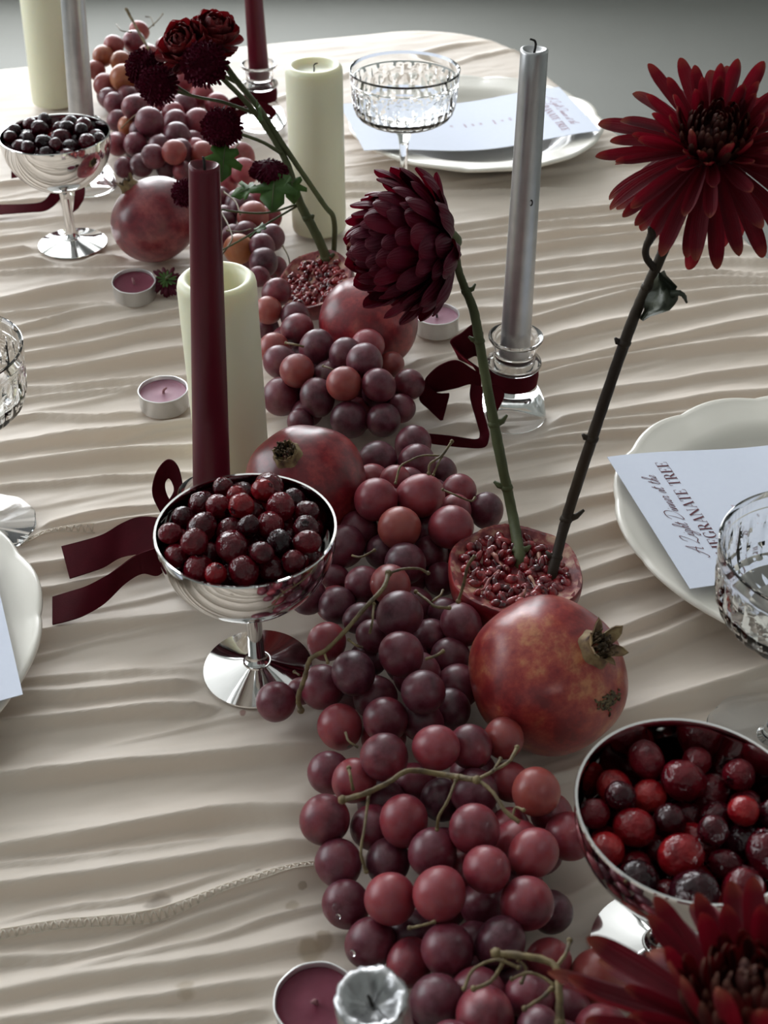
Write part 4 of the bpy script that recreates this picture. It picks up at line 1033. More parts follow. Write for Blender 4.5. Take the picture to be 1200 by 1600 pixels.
def pomegranate(key, R, axis, mat, label, seed, spread=.55, scar=None, hgt=.27):
    x, y = SPOT[key]
    c = np.array([x, y, Z0 + R * .93])
    q = quat_z(axis, seed)
    t = thing('pomegranate', label, 'pomegranate', (x, y, Z0), 'whole pomegranates')
    link('skin', mesh_from('skin', *pom_body(R, seed)), M[mat], t, (0, 0, R * .93), q)
    link('crown', pom_crown(R, seed, spread, hgt).mesh('crown'), M['calyx'], t, (0, 0, R * .93), q)
    link('stamens', stamens(R, seed).mesh('stamens'), M['stamen'], t, (0, 0, R * .93), q)['kind'] = 'stuff'
    if scar:                             # a corky netted patch on the skin
        d = Vector(tuple(map(float, scar))).normalized(); rr = random.Random(4)
        qi = q.inverted(); n_ = 9; mb = MB()
        a1 = d.orthogonal().normalized(); a2 = d.cross(a1)
        def onskin(du, dv, off):
            dd = qi @ (d + a1 * du + a2 * dv).normalized()
            r = math.hypot(dd.x, dd.y); el = math.atan2(dd.z / .90, r)      # same profile as the skin
            az = math.atan2(dd.y, dd.x)
            rad = R * max(math.cos(el), 1e-4) ** .92 * (1 + .018 * math.cos(6 * az + seed) + .014 * math.cos(2 * az + seed * 2))
            return (rad * math.cos(az) * off, rad * math.sin(az) * off, math.sin(el) * .90 * R * off)
        for k in range(70):
            u0 = rr.gauss(0, .11); v0 = rr.gauss(0, .065); u0, v0 = u0 * .8 + v0 * .6, v0 * .8 - u0 * .6
            a = rr.random() * 6.28; ln = rr.uniform(.02, .05)
            mb.add(*tube([onskin(u0 - ln * math.cos(a), v0 - ln * math.sin(a), 1.004), onskin(u0, v0, 1.012), onskin(u0 + ln * math.cos(a), v0 + ln * math.sin(a), 1.004)], [.0004, .0007, .0004], 5, .4))
        link('scar', mb.mesh('scar'), M['scar'], t, (0, 0, R * .93), q)['kind'] = 'stuff'
    return t
pomegranate('pom_a', .0442, (.54, -.30, .80), 'pomorange', 'large orange-red pomegranate with a netted scar, nearest the camera', 1, .9, (.66, -.66, .25), .20)
pomegranate('pom_c', .0405, (-.27, -.36, .89), 'pomred', 'glossy red pomegranate behind the heaped middle coupe', 2, .2, None, .09)
pomegranate('pom_d', .0400, (.12, .12, .98), 'pomred', 'red pomegranate beneath the dark drooping chrysanthemum', 3, .3, None, .08)
pomegranate('pom_f', .0410, (-.55, .12, .80), 'pompink', 'dusky pink pomegranate beside the farthest coupe', 4, .25, None, .18)

def half_pom(key, R, axis, label, seed, h=.0):
    """cut half: shell, pith, arils packed over the cut face (axis = the way the cut face looks)"""
    x, y = SPOT[key]
    rr = random.Random(seed)
    t = thing('pomegranate_half', label, 'pomegranate', (x, y, Z0), 'cut pomegranate halves')
    q = quat_z(axis, seed)
    loc = (0, 0, R * .91 + h)
    shell = []
    for i in range(22):
        a = -math.pi / 2 + (math.pi / 2 + .10) * i / 21
        shell.append((R * math.cos(a) ** .92 if i else 0, R * math.sin(a) * .90))
    top = shell[-1]
    shell += [(top[0] * .985, top[1] + R * .02), (top[0] * .93, top[1] + R * .015), (top[0] * .88, top[1] - R * .04), (top[0] * .6, top[1] - R * .12), (0, top[1] - R * .14)]
    lob = lambda a, i, r: r * (1 + .02 * math.cos(6 * a + seed) + .015 * math.cos(2 * a + seed))
    link('shell', mesh_from('shell', *lathe(shell[:24], 72, lob), sharp=50), M['pomred'], t, loc, q)
    pv, pf = lathe(shell[22:], 72, lob)
    pv = [(a, b, c + R * .035 * (rr.random() - .5) + R * .05 * max(0, math.cos(3 * math.atan2(b, a) + seed)) * (1 - math.hypot(a, b) / R)) for a, b, c in pv]
    link('pith', mesh_from('pith', pv, pf), M['flesh'], t, loc, q)
    mb = MB(); pts = []
    tries = 0
    while len(pts) < 110 and tries < 6000:
        tries += 1
        d = R * .79 * math.sqrt(rr.random()); a = rr.random() * 6.283
        if abs(math.sin(3 * a + seed * .7)) < .13 and d > R * .2: continue       # membranes between chambers
        p = (d * math.cos(a), d * math.sin(a))
        if all((p[0] - u[0]) ** 2 + (p[1] - u[1]) ** 2 > (R * .088) ** 2 for u in pts): pts.append(p)
    for (px, py) in pts:
        z = top[1] - R * .05 - R * .08 * (1 - (px * px + py * py) / (R * R)) + R * rr.uniform(-.04, .035)
        l_, w_ = R * rr.uniform(.11, .17), R * rr.uniform(.06, .095)
        prof = [(0, -l_), (w_ * .6, -l_ * .75), (w_, -l_ * .1), (w_ * .8, l_ * .55), (w_ * .35, l_ * .9), (0, l_)]
        v, f = lathe(prof, 7)
        M3 = (Matrix.Rotation(rr.uniform(0, 6.28), 3, 'Z') @ Matrix.Rotation(rr.uniform(.3, 1.5), 3, 'X'))
        mb.add([tuple(M3 @ Vector(u) + Vector((px, py, z))) for u in v], f)
    link('arils', mb.mesh('arils'), M['aril'], t, loc, q)['kind'] = 'stuff'
    mb = MB()
    for k in range(6):                       # pale torn membranes standing between the chambers
        a = (k * math.pi - seed * .7) / 3 + rr.uniform(-.15, .15); d0, d1 = rr.uniform(.1, .35), rr.uniform(.5, .88)
        pts_ = [(R * d * math.cos(a + .35 * math.sin(d * 6 + k * 2)), R * d * math.sin(a + .35 * math.sin(d * 6 + k * 2)), top[1] - R * rr.uniform(.02, .08)) for d in np.linspace(d0, d1, 7)]
        mb = MB().add(*tube(pts_, [R * .03, R * .015, R * .04, R * .012], 6, .7))
        link('membrane', mb.mesh('membrane'), M['flesh'], t, loc, q)
    return t
half_pom('pom_b', .0415, (.05, -.02, .99), 'halved pomegranate, seeds up, holding two tall flower stems', 2)
half_pom('pom_e', .0340, (-.30, -.30, .90), 'halved pomegranate with glistening seeds holding the small dark blooms', 5, .0)

# ------------------------------------------------------------------ grapes
def grape_mesh(k):
    el = (1.0, 1.05, 1.1, 1.16)[k]; prof = []
    for i in range(19):
        a = -math.pi / 2 + math.pi * i / 18
        r = math.cos(a) * (1 + .02 * math.sin(2 * a)); z = math.sin(a) * el
        if i == 18: z -= .03; r = 0
        if i == 0: z += .012; r = 0
        prof.append((max(r, 0), z))
    ph = k * 1.7
    return mesh_from('grape', *lathe(prof, 26, lambda a, i, r: r * (1 + .012 * math.sin(2 * a + ph) + .008 * math.sin(3 * a + i * .3))))
GM = [grape_mesh(k) for k in range(4)]
# x, y, radius in photo pixels, layer in the pile (1 = on the cloth), colour
BUNCH = {
 'front': [(507,1281,40,1.7,'r'),(600,1183,38,2.3,'r'),(515,1208,35,1.3,'p'),(553,1220,35,1.6,'r'),(681,1168,37,2.2,'r'),(735,1167,35,1.9,'r'),(787,1153,33,1.6,'k'),
   (741,1238,38,1.6,'p'),(797,1222,32,1.4,'r'),(838,1237,38,2.3,'k'),(631,1283,40,1.9,'r'),(583,1293,36,1.2,'p'),(741,1296,40,2.5,'r'),(676,1332,39,1.9,'p'),(760,1358,38,2.6,'r'),
   (833,1334,40,2.3,'r'),(529,1349,38,1.2,'p'),(606,1347,36,1.2,'p'),(541,1413,38,1,'p'),(610,1405,41,2.0,'r'),(687,1396,43,2.5,'r'),(823,1412,42,2.4,'r'),(861,1425,34,1.2,'p'),(888,1307,39,1.6,'r'),
   (862,1272,34,1.2,'r'),(578,1474,41,1.2,'p'),(640,1503,38,1.1,'r'),(699,1484,42,1.9,'p'),(781,1473,40,1.8,'p'),(756,1412,38,1.3,'p'),(797,1290,30,1.4,'r'),(722,1357,32,1.4,'r'),(690,1250,34,1.2,'p'),(650,1225,34,1.2,'p')],
 'near': [(857,1500,35,1.4,'r'),(935,1530,46,1.6,'k'),(680,1564,43,2.0,'p'),(757,1588,49,2.6,'r'),(826,1557,37,1.9,'p'),(842,1606,35,2.4,'p'),(640,1600,40,1.2,'p'),(705,1640,44,2.2,'p'),(790,1660,44,2.6,'r'),(880,1640,44,2,'p'),(890,1580,38,1.2,'p'),(740,1530,36,1.1,'p'),(940,1610,42,1.2,'r')],
 'middle': [(431,1096,32,1,'p'),(481,931,31,1.5,'p'),(527,946,30,1.5,'p'),(524,902,22,1.1,'p'),(568,913,30,1.9,'p'),(610,914,34,2.1,'k'),(624,960,37,2.7,'p'),(562,966,26,1.6,'p'),(583,994,27,1.7,'p'),
   (511,1003,31,1.4,'r'),(552,1051,36,2.0,'p'),(627,1023,37,2.5,'p'),(503,1074,36,1.3,'p'),(470,1080,22,1,'p'),(586,1090,35,1.3,'p'),(661,1081,35,2.1,'p'),(674,995,30,1.5,'p'),(721,976,34,1.9,'p'),(695,958,26,1.4,'p'),
   (704,1028,32,1.3,'p'),(716,1072,35,1.2,'p'),(703,1108,33,1,'p'),(660,1128,34,1.1,'p'),(602,1125,36,1.5,'r'),(531,1136,36,1.3,'r'),(640,905,28,1.2,'p'),(575,1030,28,1.2,'p')],
 'inner': [(587,781,35,2.0,'r'),(656,775,37,2.4,'r'),(624,825,34,2.3,'k'),(704,824,37,2.3,'r'),(717,768,28,1.6,'r'),(760,798,28,1.2,'p'),(711,800,27,1.4,'r'),(617,750,25,1.4,'r'),(590,719,31,1.4,'p'),(645,695,30,1.2,'p'),
   (651,723,30,1.5,'p'),(690,736,24,1.3,'p'),(537,854,34,1.3,'p'),(561,826,30,1.3,'p'),(633,880,33,1.9,'p'),(672,866,29,1.6,'p'),(597,862,28,1.4,'p'),(690,905,28,1.1,'p'),(640,752,24,1.3,'p')],
 'pile': [(464,579,29,2.0,'k'),(440,620,31,1.3,'p'),(440,567,28,1.6,'p'),(428,545,25,1.6,'k'),(464,514,26,1.9,'r'),(494,542,28,2.2,'p'),(461,494,23,1.6,'p'),(541,554,27,1.9,'p'),(574,541,27,1.9,'r'),(570,565,29,2.4,'p'),
   (611,570,21,1.6,'k'),(538,600,28,2.3,'k'),(592,602,27,2.4,'p'),(639,601,25,1.8,'r'),(496,621,29,1.7,'p'),(627,638,23,1.3,'p'),(546,656,30,1.4,'p'),(599,656,28,1.5,'p'),(480,645,24,1.0,'p'),(512,585,24,1.3,'p'),
   (432,457,23,1.5,'r'),(419,485,22,1.5,'k'),(417,512,20,1.0,'p'),(445,530,22,1.0,'p'),(470,660,22,1,'p')],
 'shade': [(373,389,24,1.5,'o'),(412,410,23,1.4,'p'),(404,432,17,1.1,'p'),(431,418,18,1.1,'r'),(423,372,22,1.5,'p'),(395,340,26,1.6,'k'),(372,315,20,1.2,'p'),(405,312,20,1.3,'r'),(385,365,20,1.2,'p'),(350,350,20,1.1,'p'),(345,310,19,1.2,'p'),(420,340,20,1.2,'r')],
 'far': [(178,71,16,2.6,'k'),(161,88,17,2.2,'o'),(189,97,17,2.3,'o'),(193,122,21,2.3,'o'),(164,133,18,1.8,'k'),(180,162,18,1.7,'p'),(212,168,21,2.2,'r'),(184,189,17,1.3,'p'),(200,198,16,1.3,'o'),(234,191,23,2.3,'p'),(270,178,18,1.8,'r'),
   (277,212,21,1.9,'p'),(272,238,20,1.9,'k'),(240,245,20,1.7,'p'),(212,226,19,1.5,'p'),(183,226,19,1.3,'r'),(221,258,19,1.2,'p'),(287,268,17,1.3,'r'),(316,240,19,1.5,'k'),(374,247,25,1.7,'k'),(382,268,22,1.5,'r'),(210,66,18,2.4,'r'),(218,48,15,2.5,'k'),
   (288,128,21,2.0,'r'),(288,165,20,1.7,'p'),(315,150,20,1.8,'r'),(308,192,22,1.7,'r'),(340,165,20,1.5,'r'),(335,245,20,1.2,'r'),(240,120,20,1.7,'r'),(255,150,18,1.5,'p'),(232,88,18,2.2,'k'),(262,75,18,2.1,'r'),(150,110,15,1.7,'k'),(195,262,17,1,'p'),(260,262,17,1,'p'),(355,285,18,1.0,'r'),(330,280,18,1,'p'),(300,222,18,1.3,'p')],
}
allg = []
for bk, lst in BUNCH.items():
    for (x, y, r, lay, c) in lst:
        z = Z0 + .0142 * (1 + 1.62 * (lay - 1))
        allg.append(dict(b=bk, x=x, y=y, rp=r, c=c, r=ray(x, y), t=0., z=z))
G = len(allg)
RY = np.array([g['r'] for g in allg]); RP = np.array([g['rp'] for g in allg], float)
T = np.array([(g['z'] - CAM_H) / g['r'][2] for g in allg])
T_0 = T.copy()
obst = []                                  # solid fruit and vessels the grapes must keep clear of
for k, R, h in (('pom_a', .0442, .041), ('pom_b', .042, .034), ('pom_c', .0405, .038), ('pom_d', .0400, .037), ('pom_e', .032, .03), ('pom_f', .0410, .038)):
    obst.append((np.array([*SPOT[k], Z0 + h]), R * .97))
cyl = [(np.array(SPOT['coupe_mid']), .036), (np.array(SPOT['coupe_right']), .036), (np.array(SPOT['pillar_front']), .0265), (np.array(SPOT['pillar_mid']), .0265), (np.array(SPOT['holder_front']), .022), (np.array(SPOT['tea_d']), .019), (np.array(SPOT['pillar_far']), .0265), (np.array(SPOT['holder_farsilver']), .02)]
for it in range(260):                      # slide each grape along its sight line until the pile no longer interpenetrates
    C_ = EYE + RY * T[:, None]; Rr = RP * T / F_PX
    D = C_[:, None] - C_[None]; dist = np.linalg.norm(D, axis=2) + 1e-9
    ov = (Rr[:, None] + Rr[None]) * .93 - dist; np.fill_diagonal(ov, -1)
    push = np.zeros(G); I_, J_ = np.where(ov > 0)
    for i, j in zip(I_, J_):
        s = 1 if (T[i], i) > (T[j], j) else -1
        push[i] += s * ov[i, j] * .35
    for oc, orr in obst:
        d_ = C_ - oc; dl_ = np.linalg.norm(d_, axis=1); o_ = (Rr * .95 + orr) - dl_
        k_ = o_ > 0; sg_ = np.sign((d_ * RY).sum(1)); push[k_] += (sg_ * o_)[k_] * .5
    T += np.clip(push, -.003, .003) + (T_0 - T) * .01
    T = np.minimum(T, (np.maximum(Rr * .97, .010) + Z0 * .5 - CAM_H) / RY[:, 2])
C_ = EYE + RY * T[:, None]; Rr = RP * T / F_PX
cents = [(C_[i], Rr[i], allg[i]['b'], allg[i]['c']) for i in range(G)]
# grapes deeper in the pile, seen only through the gaps
fill = []
for bk in BUNCH:
    own = [c for c in cents if c[2] == bk]
    P2 = np.array([c[0] for c in own])
    for _ in range(1100):
        a, b, c3 = P2[rnd.randrange(len(P2))], P2[rnd.randrange(len(P2))], P2[rnd.randrange(len(P2))]
        w1, w2 = sorted((rnd.random(), rnd.random()))
        q = a * w1 + b * (w2 - w1) + c3 * (1 - w2)
        r = rnd.uniform(.0122, .014); q = np.array([q[0], q[1], Z0 + r * rnd.choice((.9, .9, 1.7, 2.4))])
        px, py = proj(q); rp = r * F_PX / depth(q)
        if any(np.linalg.norm(q - c[0]) < (r + c[1]) * .82 for c in cents) or any(np.linalg.norm(q - c[0]) < (r + c[1]) * .84 for c in fill): continue
        if any(np.linalg.norm(q - oc) < (r + orr) * .97 for oc, orr in obst) or any(np.hypot(*(q[:2] - cy_)) < r + cr_ for cy_, cr_ in cyl): continue
        cov = sum(1 for i in range(G) if T[i] < depth(q) and math.hypot(px - allg[i]['x'], py - allg[i]['y']) < RP[i] + rp * .15)
        if cov < 1: continue
        fill.append((q, r, bk, rnd.choice('pppr')))
BL = {'front': 'large bunch of red grapes in front of the scarred pomegranate', 'near': 'bunch of red grapes at the bottom edge behind the blurred silver candle', 'middle': 'bunch of dark purple grapes between the heaped coupe and the scarred pomegranate',
      'inner': 'bunch of red grapes between the glossy red pomegranate and the seed-up half', 'pile': 'bunch of mixed red grapes right of the hollow ivory pillar', 'shade': 'small bunch of grapes with one amber grape behind the hollow pillar', 'far': 'farthest bunch of grapes, amber and red, beneath the small dark blooms'}
broot = {}
for bk in BUNCH:
    own = np.array([c[0] for c in cents if c[2] == bk])
    o = own.mean(0); o[2] = Z0
    broot[bk] = (thing('grape_bunch', BL[bk], 'grapes', o, 'bunches of grapes'), o)
pedm = mesh_from('pedicel', *tube(crom([(0, 0, .92), (.03, .02, 1.15), (.12, .02, 1.5)], 4), [.10, .075, .085], 6))
for ctr, r, bk, c in cents + fill:
    root, o = broot[bk]
    k = rnd.randrange(4)
    g = link('grape', GM[k], M['g' + c], root, ctr - o)
    s = r / (1.0, 1.02, 1.04, 1.07)[k]
    g.scale = (s, s, s)
    g.rotation_euler = (rnd.uniform(-1.4, 1.4), rnd.uniform(-1.4, 1.4), rnd.uniform(0, 6.28))
def stalk(bk, lines, mat='stalk', name='stalk'):
    root, o = broot[bk]
    for rad, pts in lines:
        mb = MB(); rad *= .68
        w_ = crom([P(*p) - o for p in pts], 6)
        mb.add(*tube(w_, [rad * .001, rad * .0009, rad * .0011], 7, .35))
        for e, k in ((w_[0], 0), (w_[-1], 1)):
            if rnd.random() < .8: mb.add(*[([tuple(np.array(q) * rad * .0016 + e) for q in lathe([(0, -1), (.9, -.4), (1, .3), (.6, .9), (0, 1)], 7)[0]]), lathe([(0, -1), (.9, -.4), (1, .3), (.6, .9), (0, 1)], 7)[1]])
        link(name, mb.mesh(name), M[mat], root)
zf = .075
stalk('front', [(2.1, [(535, 1250, .072), (570, 1240, .077), (608, 1222, .078), (640, 1204, .078), (690, 1210, .074), (745, 1219, .078)]), (1.1, [(576, 1242, .074), (570, 1290, .074), (564, 1330, .07), (572, 1362, .062)]), (1.2, [(552, 1235, .072), (548, 1215, .078), (545, 1200, .078)]),
    (1.5, [(715, 1215, .076), (745, 1219, .078), (770, 1238, .078), (790, 1268, .076), (812, 1285, .074)]), (1.1, [(712, 1220, .075), (700, 1250, .074), (686, 1275, .070), (683, 1296, .062)]), (1.3, [(745, 1219, .078), (770, 1205, .078), (795, 1190, .076), (808, 1168, .074)]), (1.0, [(770, 1205, .078), (776, 1196, .078), (782, 1186, .076)]), (1.0, [(800, 1280, .074), (805, 1262, .076), (818, 1266, .078)]), (1.0, [(640, 1450, .068), (660, 1446, .070), (680, 1440, .068)]), (1.0, [(560, 1168, .06), (545, 1158, .062), (540, 1145, .06)])])
stalk('near', [(2.3, [(775, 1490, .086), (810, 1493, .088), (850, 1500, .088), (870, 1514, .088), (873, 1550, .086), (875, 1600, .08)]), (1.3, [(790, 1494, .084), (780, 1515, .084), (765, 1535, .082), (740, 1545, .08)]), (1.0, [(725, 1545, .084), (740, 1515, .088), (775, 1500, .088), (810, 1512, .086)]), (1.2, [(820, 1576, .084), (845, 1560, .086), (862, 1545, .086)]), (1.3, [(868, 1512, .086), (884, 1490, .084), (890, 1470, .082)]), (1.0, [(800, 1530, .08), (825, 1520, .084), (850, 1528, .084), (866, 1540, .084)]), (1.0, [(810, 1500, .082), (822, 1515, .08), (815, 1535, .076)])])
stalk('middle', [(2.0, [(607, 896, .084), (598, 920, .086), (570, 950, .084), (540, 985, .080), (510, 1015, .076), (485, 1030, .070), (476, 1060, .054), (466, 1090, .040), (470, 1110, .032)]), (1.2, [(607, 896, .084), (630, 889, .086), (655, 889, .086), (669, 896, .084)]), (1.1, [(584, 944, .084), (582, 970, .084), (578, 990, .078)]), (1.0, [(545, 1000, .078), (556, 1008, .078), (566, 1012, .074)]), (1.3, [(650, 925, .066), (668, 938, .068), (680, 948, .068), (702, 950, .066)]), (1.1, [(675, 940, .068), (688, 930, .068), (692, 922, .066)]), (1.2, [(665, 1030, .076), (680, 1025, .076), (692, 1018, .074)]), (1.0, [(506, 1018, .074), (512, 1035, .074)]), (1.5, [(716, 940, .066), (724, 915, .074), (731, 885, .086), (742, 868, .092)]), (1.0, [(468, 1055, .05), (460, 1050, .048)])])
stalk('inner', [(1.3, [(670, 740, .072), (672, 725, .076), (690, 712, .078), (706, 690, .082)]), (1.0, [(690, 712, .077), (660, 712, .078), (640, 720, .077), (625, 730, .075), (618, 755, .070)]), (1.0, [(690, 714, .076), (682, 730, .074), (677, 742, .070)]), (1.0, [(692, 765, .074), (715, 775, .074), (735, 783, .068), (742, 778, .066)]), (1.1, [(550, 868, .046), (565, 870, .05), (585, 860, .05)])])
stalk('pile', [(1.2, [(447, 536, .058), (460, 538, .062), (475, 542, .060)]), (1.0, [(505, 572, .056), (515, 575, .058), (528, 582, .056)])])
stalk('shade', [(1.2, [(345, 330, .045), (358, 355, .05), (362, 375, .05), (345, 400, .045)]), (1.1, [(350, 300, .04), (368, 315, .046), (375, 335, .046)]), (1.0, [(355, 360, .05), (375, 362, .052), (392, 358, .05)]), (.9, [(442, 385, .04), (450, 400, .036), (453, 412, .030)])])
stalk('far', [(2.4, [(232, 76, .085), (218, 52, .096), (205, 28, .108), (197, 13, .116)]), (1.1, [(182, 38, .09), (190, 48, .09), (205, 50, .088)]), (1.0, [(232, 45, .09), (246, 32, .096), (254, 22, .098)]), (.9, [(240, 40, .092), (236, 28, .096), (228, 26, .096)]), (1.0, [(190, 200, .035), (205, 185, .05), (215, 178, .056)]), (1.0, [(340, 262, .045), (360, 240, .05), (372, 225, .052)])])
# water beads on two grapes of the front bunch
for (x, y, z, s) in ((525, 1418, .0, .0022), (528, 1432, .0, .0015), (551, 1489, .0, .0018)):
    root, o = broot['front']
    best = None
    for ctr, r, bk, c in cents:
        rr_ = ray(x, y); oc_ = EYE - ctr; a_ = rr_ @ rr_; b_ = 2 * rr_ @ oc_; c_ = oc_ @ oc_ - r * r; dd = b_ * b_ - 4 * a_ * c_
        if dd > 0:
            t_ = (-b_ - math.sqrt(dd)) / 2 / a_
            if best is None or t_ < best[0]: best = (t_, EYE + rr_ * t_, ctr)
    if best:
        n_ = best[1] - best[2]
        link('water_bead', mesh_from('water_bead', *[[tuple(np.array(q) * s) for q in lathe([(0, -.3), (.8, -.2), (1, .0), (.85, .35), (.5, .62), (0, .75)], 14)[0]], lathe([(0, -.3), (.8, -.2), (1, .0), (.85, .35), (.5, .62), (0, .75)], 14)[1]]), M['water'], root, best[1] - o, quat_z(n_))

# ------------------------------------------------------------------ flowers
def petal_mesh(Ln, W, cup, bend, tipbend=0., base=.35, pt=2.2, nu=7, nv=13, asym=0.):
    """one petal: root at the origin, running along +y, upper face +z; bend in radians over its length"""
    v = []; uv = []; f = []
    y = z = 0.; ang_ = 0.
    path = []
    for j in range(nv):
        t = 1 - (1 - j / (nv - 1)) ** 1.7; dt = 1 - (1 - (j + 1) / (nv - 1)) ** 1.7 - t if j < nv - 1 else 0
        path.append((y, z, ang_, t))
        ang_ = bend * t ** 1.2 + tipbend * max(0, t - .7) / .3
        y += Ln * dt * math.cos(ang_); z += Ln * dt * math.sin(ang_)
    for j, (py, pz, an, t) in enumerate(path):
        wd = W / 2 * (base + (1 - base) * min(1, t / .55) ** .8) * max(0, 1 - max(0, (t - .70) / .30) ** pt) ** .5
        wd = max(wd, W * .02)
        for i in range(nu):
            u = i / (nu - 1) * 2 - 1
            q = u * (1 - .25 * abs(cup) * u * u)
            off = cup * wd * (u * u) + .06 * wd * math.cos(u * 9)
            v.append((q * wd + asym * Ln * t * t, py - off * math.sin(an), pz + off * math.cos(an))); uv.append((u * .5 + .5, t))
    for j in range(nv - 1):
        for i in range(nu - 1): f.append((j * nu + i, j * nu + i + 1, (j + 1) * nu + i + 1, (j + 1) * nu + i))
    return mesh_from('petal', v, f, uv=uv)
def head(root, o, centre, axis, rings, seed, spin=0.):
    """rings: (count, mesh list, root radius, root height, elevation deg, jitter deg, material, scale)"""
    rr = random.Random(seed)
    Q = quat_z(axis, spin).to_matrix().to_4x4()
    base = Matrix.Translation(Vector(tuple(np.asarray(centre) - o))) @ Q
    for (n, meshes, r0, z0, el, jit, mat, sc) in rings:
        ph = rr.random() * 6.28
        for k in range(n):
            a = ph + 2 * math.pi * (k + rr.uniform(-.28, .28)) / n
            e = math.radians(el + rr.uniform(-jit, jit))
            m4 = base @ Matrix.Rotation(a, 4, 'Z') @ Matrix.Translation((0, r0, z0)) @ Matrix.Rotation(e, 4, 'X') @ Matrix.Rotation(rr.uniform(-.22, .22), 4, 'Y')
            ob = link('petal', rr.choice(meshes), M[mat], root)
            s = sc * rr.uniform(.88, 1.08)
            ob.matrix_local = m4 @ Matrix.Diagonal((s, s, s, 1))
def receptacle(root, o, centre, axis, r, h, mat='stem'):
    v, f = lathe([(0, -h), (r * .35, -h), (r * .8, -h * .6), (r, -h * .1), (r * .9, h * .25), (0, h * .4)], 20)
    ob = link('receptacle', mesh_from('receptacle', v, f), M[mat], root, np.asarray(centre) - o, quat_z(axis))
LONG = [petal_mesh(.050, .0098, .55, b, tb, .42) for b, tb in ((-.25, .2), (-.05, .35), (.12, .3), (-.4, .1))]
MIDP = [petal_mesh(.038, .0085, .6, b, tb, .42) for b, tb in ((.05, .35), (.25, .3), (.15, .5))]
SHRT = [petal_mesh(.028, .0075, .6, b, tb, .45) for b, tb in ((.35, .3), (.55, .3))]
CORE = [petal_mesh(.0165, .0042, .7, b, .4, .6, nu=5, nv=9) for b in (.7, 1.0, .85)]
CORE2 = [petal_mesh(.0105, .0034, .7, b, .5, .6, nu=5, nv=9) for b in (.9, 1.2)]
def big_head(root, o, c, axis, seed, s=1.0):
    head(root, o, c, axis, [(13, LONG, .010, -.004, -58, 8, 'petal', s * 1.02), (15, LONG, .010, -.002, -34, 10, 'petal', s), (16, LONG, .010, .0, -12, 9, 'petal', s), (15, LONG, .010, .002, 8, 9, 'petal', s * .9), (14, MIDP, .010, .003, 26, 9, 'petal', s), (12, MIDP, .010, .004, 42, 8, 'petal', s * .8),
        (12, SHRT, .011, .004, 52, 7, 'petal', s * .95), (18, CORE, .0125, .003, 52, 6, 'petalcore', s * 1.2), (17, CORE, .0105, .006, 58, 6, 'petalcore', s * 1.1), (15, CORE, .0080, .009, 62, 6, 'petalcore', s), (13, CORE2, .0060, .014, 58, 7, 'petalcore', s), (9, CORE2, .0030, .016, 70, 8, 'petalcore', s), (4, CORE2, .001, .017, 82, 5, 'petalcore', s)], seed)
    v, f = lathe([(0, -.006), (.009, -.006), (.0135, .0), (.0125, .006), (.0085, .014), (.003, .018), (0, .0185)], 20)
    link('disc', mesh_from('disc', v, f), M['petalcore'], root, np.asarray(c) - o, quat_z(axis))
    receptacle(root, o, c, axis, .011, .012)
def stem_mesh(root, o, pts, radii, mat, name='stem', nodes=()):
    p = crom([np.asarray(q) - o for q in pts], 10)
    mb = MB(); mb.add(*tube(p, radii, 10, .10))
    for t, side, ln in nodes:                 # leaf scars and stubs along the stem
        i = int(t * (len(p) - 1)); q = p[i]; rd = np.interp(t, np.linspace(0, 1, len(radii)), radii)
        dr = p[min(i + 1, len(p) - 1)] - p[max(i - 1, 0)]; dr /= np.linalg.norm(dr)
        mb.add(*tube([q, q + np.array([side * (rd + ln * .4), 0, 0]) + dr * ln * .35, q + np.array([side * (rd + ln), 0, 0]) + dr * ln], [rd * .8, rd * .55, rd * .25], 7, .3))
        mb.add([tuple(np.array(z_) * rd * 1.25 + q) for z_ in lathe([(0, -.8), (.8, -.5), (1.0, 0), (.8, .5), (0, .8)], 10)[0]], lathe([(0, -.8), (.8, -.5), (1, 0), (.8, .5), (0, .8)], 10)[1])
    return link(name, mb.mesh(name), M[mat], root)
def leaf_mesh(pts, thick=.0005, curl=.004, seed=0):
    """lobed leaf from an outline in metres around its midrib"""
    rr = random.Random(seed); v = []; f = []
    n = len(pts); cx = sum(p[0] for p in pts) / n; cy = sum(p[1] for p in pts) / n
    for s in (0, 1):
        v.append((cx, cy, -s * thick))
        for ringk in (.5, 1.0):
            for x, y in pts: v.append((cx + (x - cx) * ringk, cy + (y - cy) * ringk, curl * ringk * math.sin((x + y) * 160 + seed) - s * thick))
    K = 1 + 2 * n
    for i in range(n):
        j = (i + 1) % n
        for s in (0, 1):
            b = s * K
            t1 = (b, b + 1 + i, b + 1 + j); q = (b + 1 + i, b + 1 + n + i, b + 1 + n + j, b + 1 + j)
            f.append(t1 if s == 0 else t1[::-1]); f.append(q if s == 0 else q[::-1])
        f.append((1 + n + i, 1 + n + i + K, 1 + n + j + K, 1 + n + j))
    return v, f

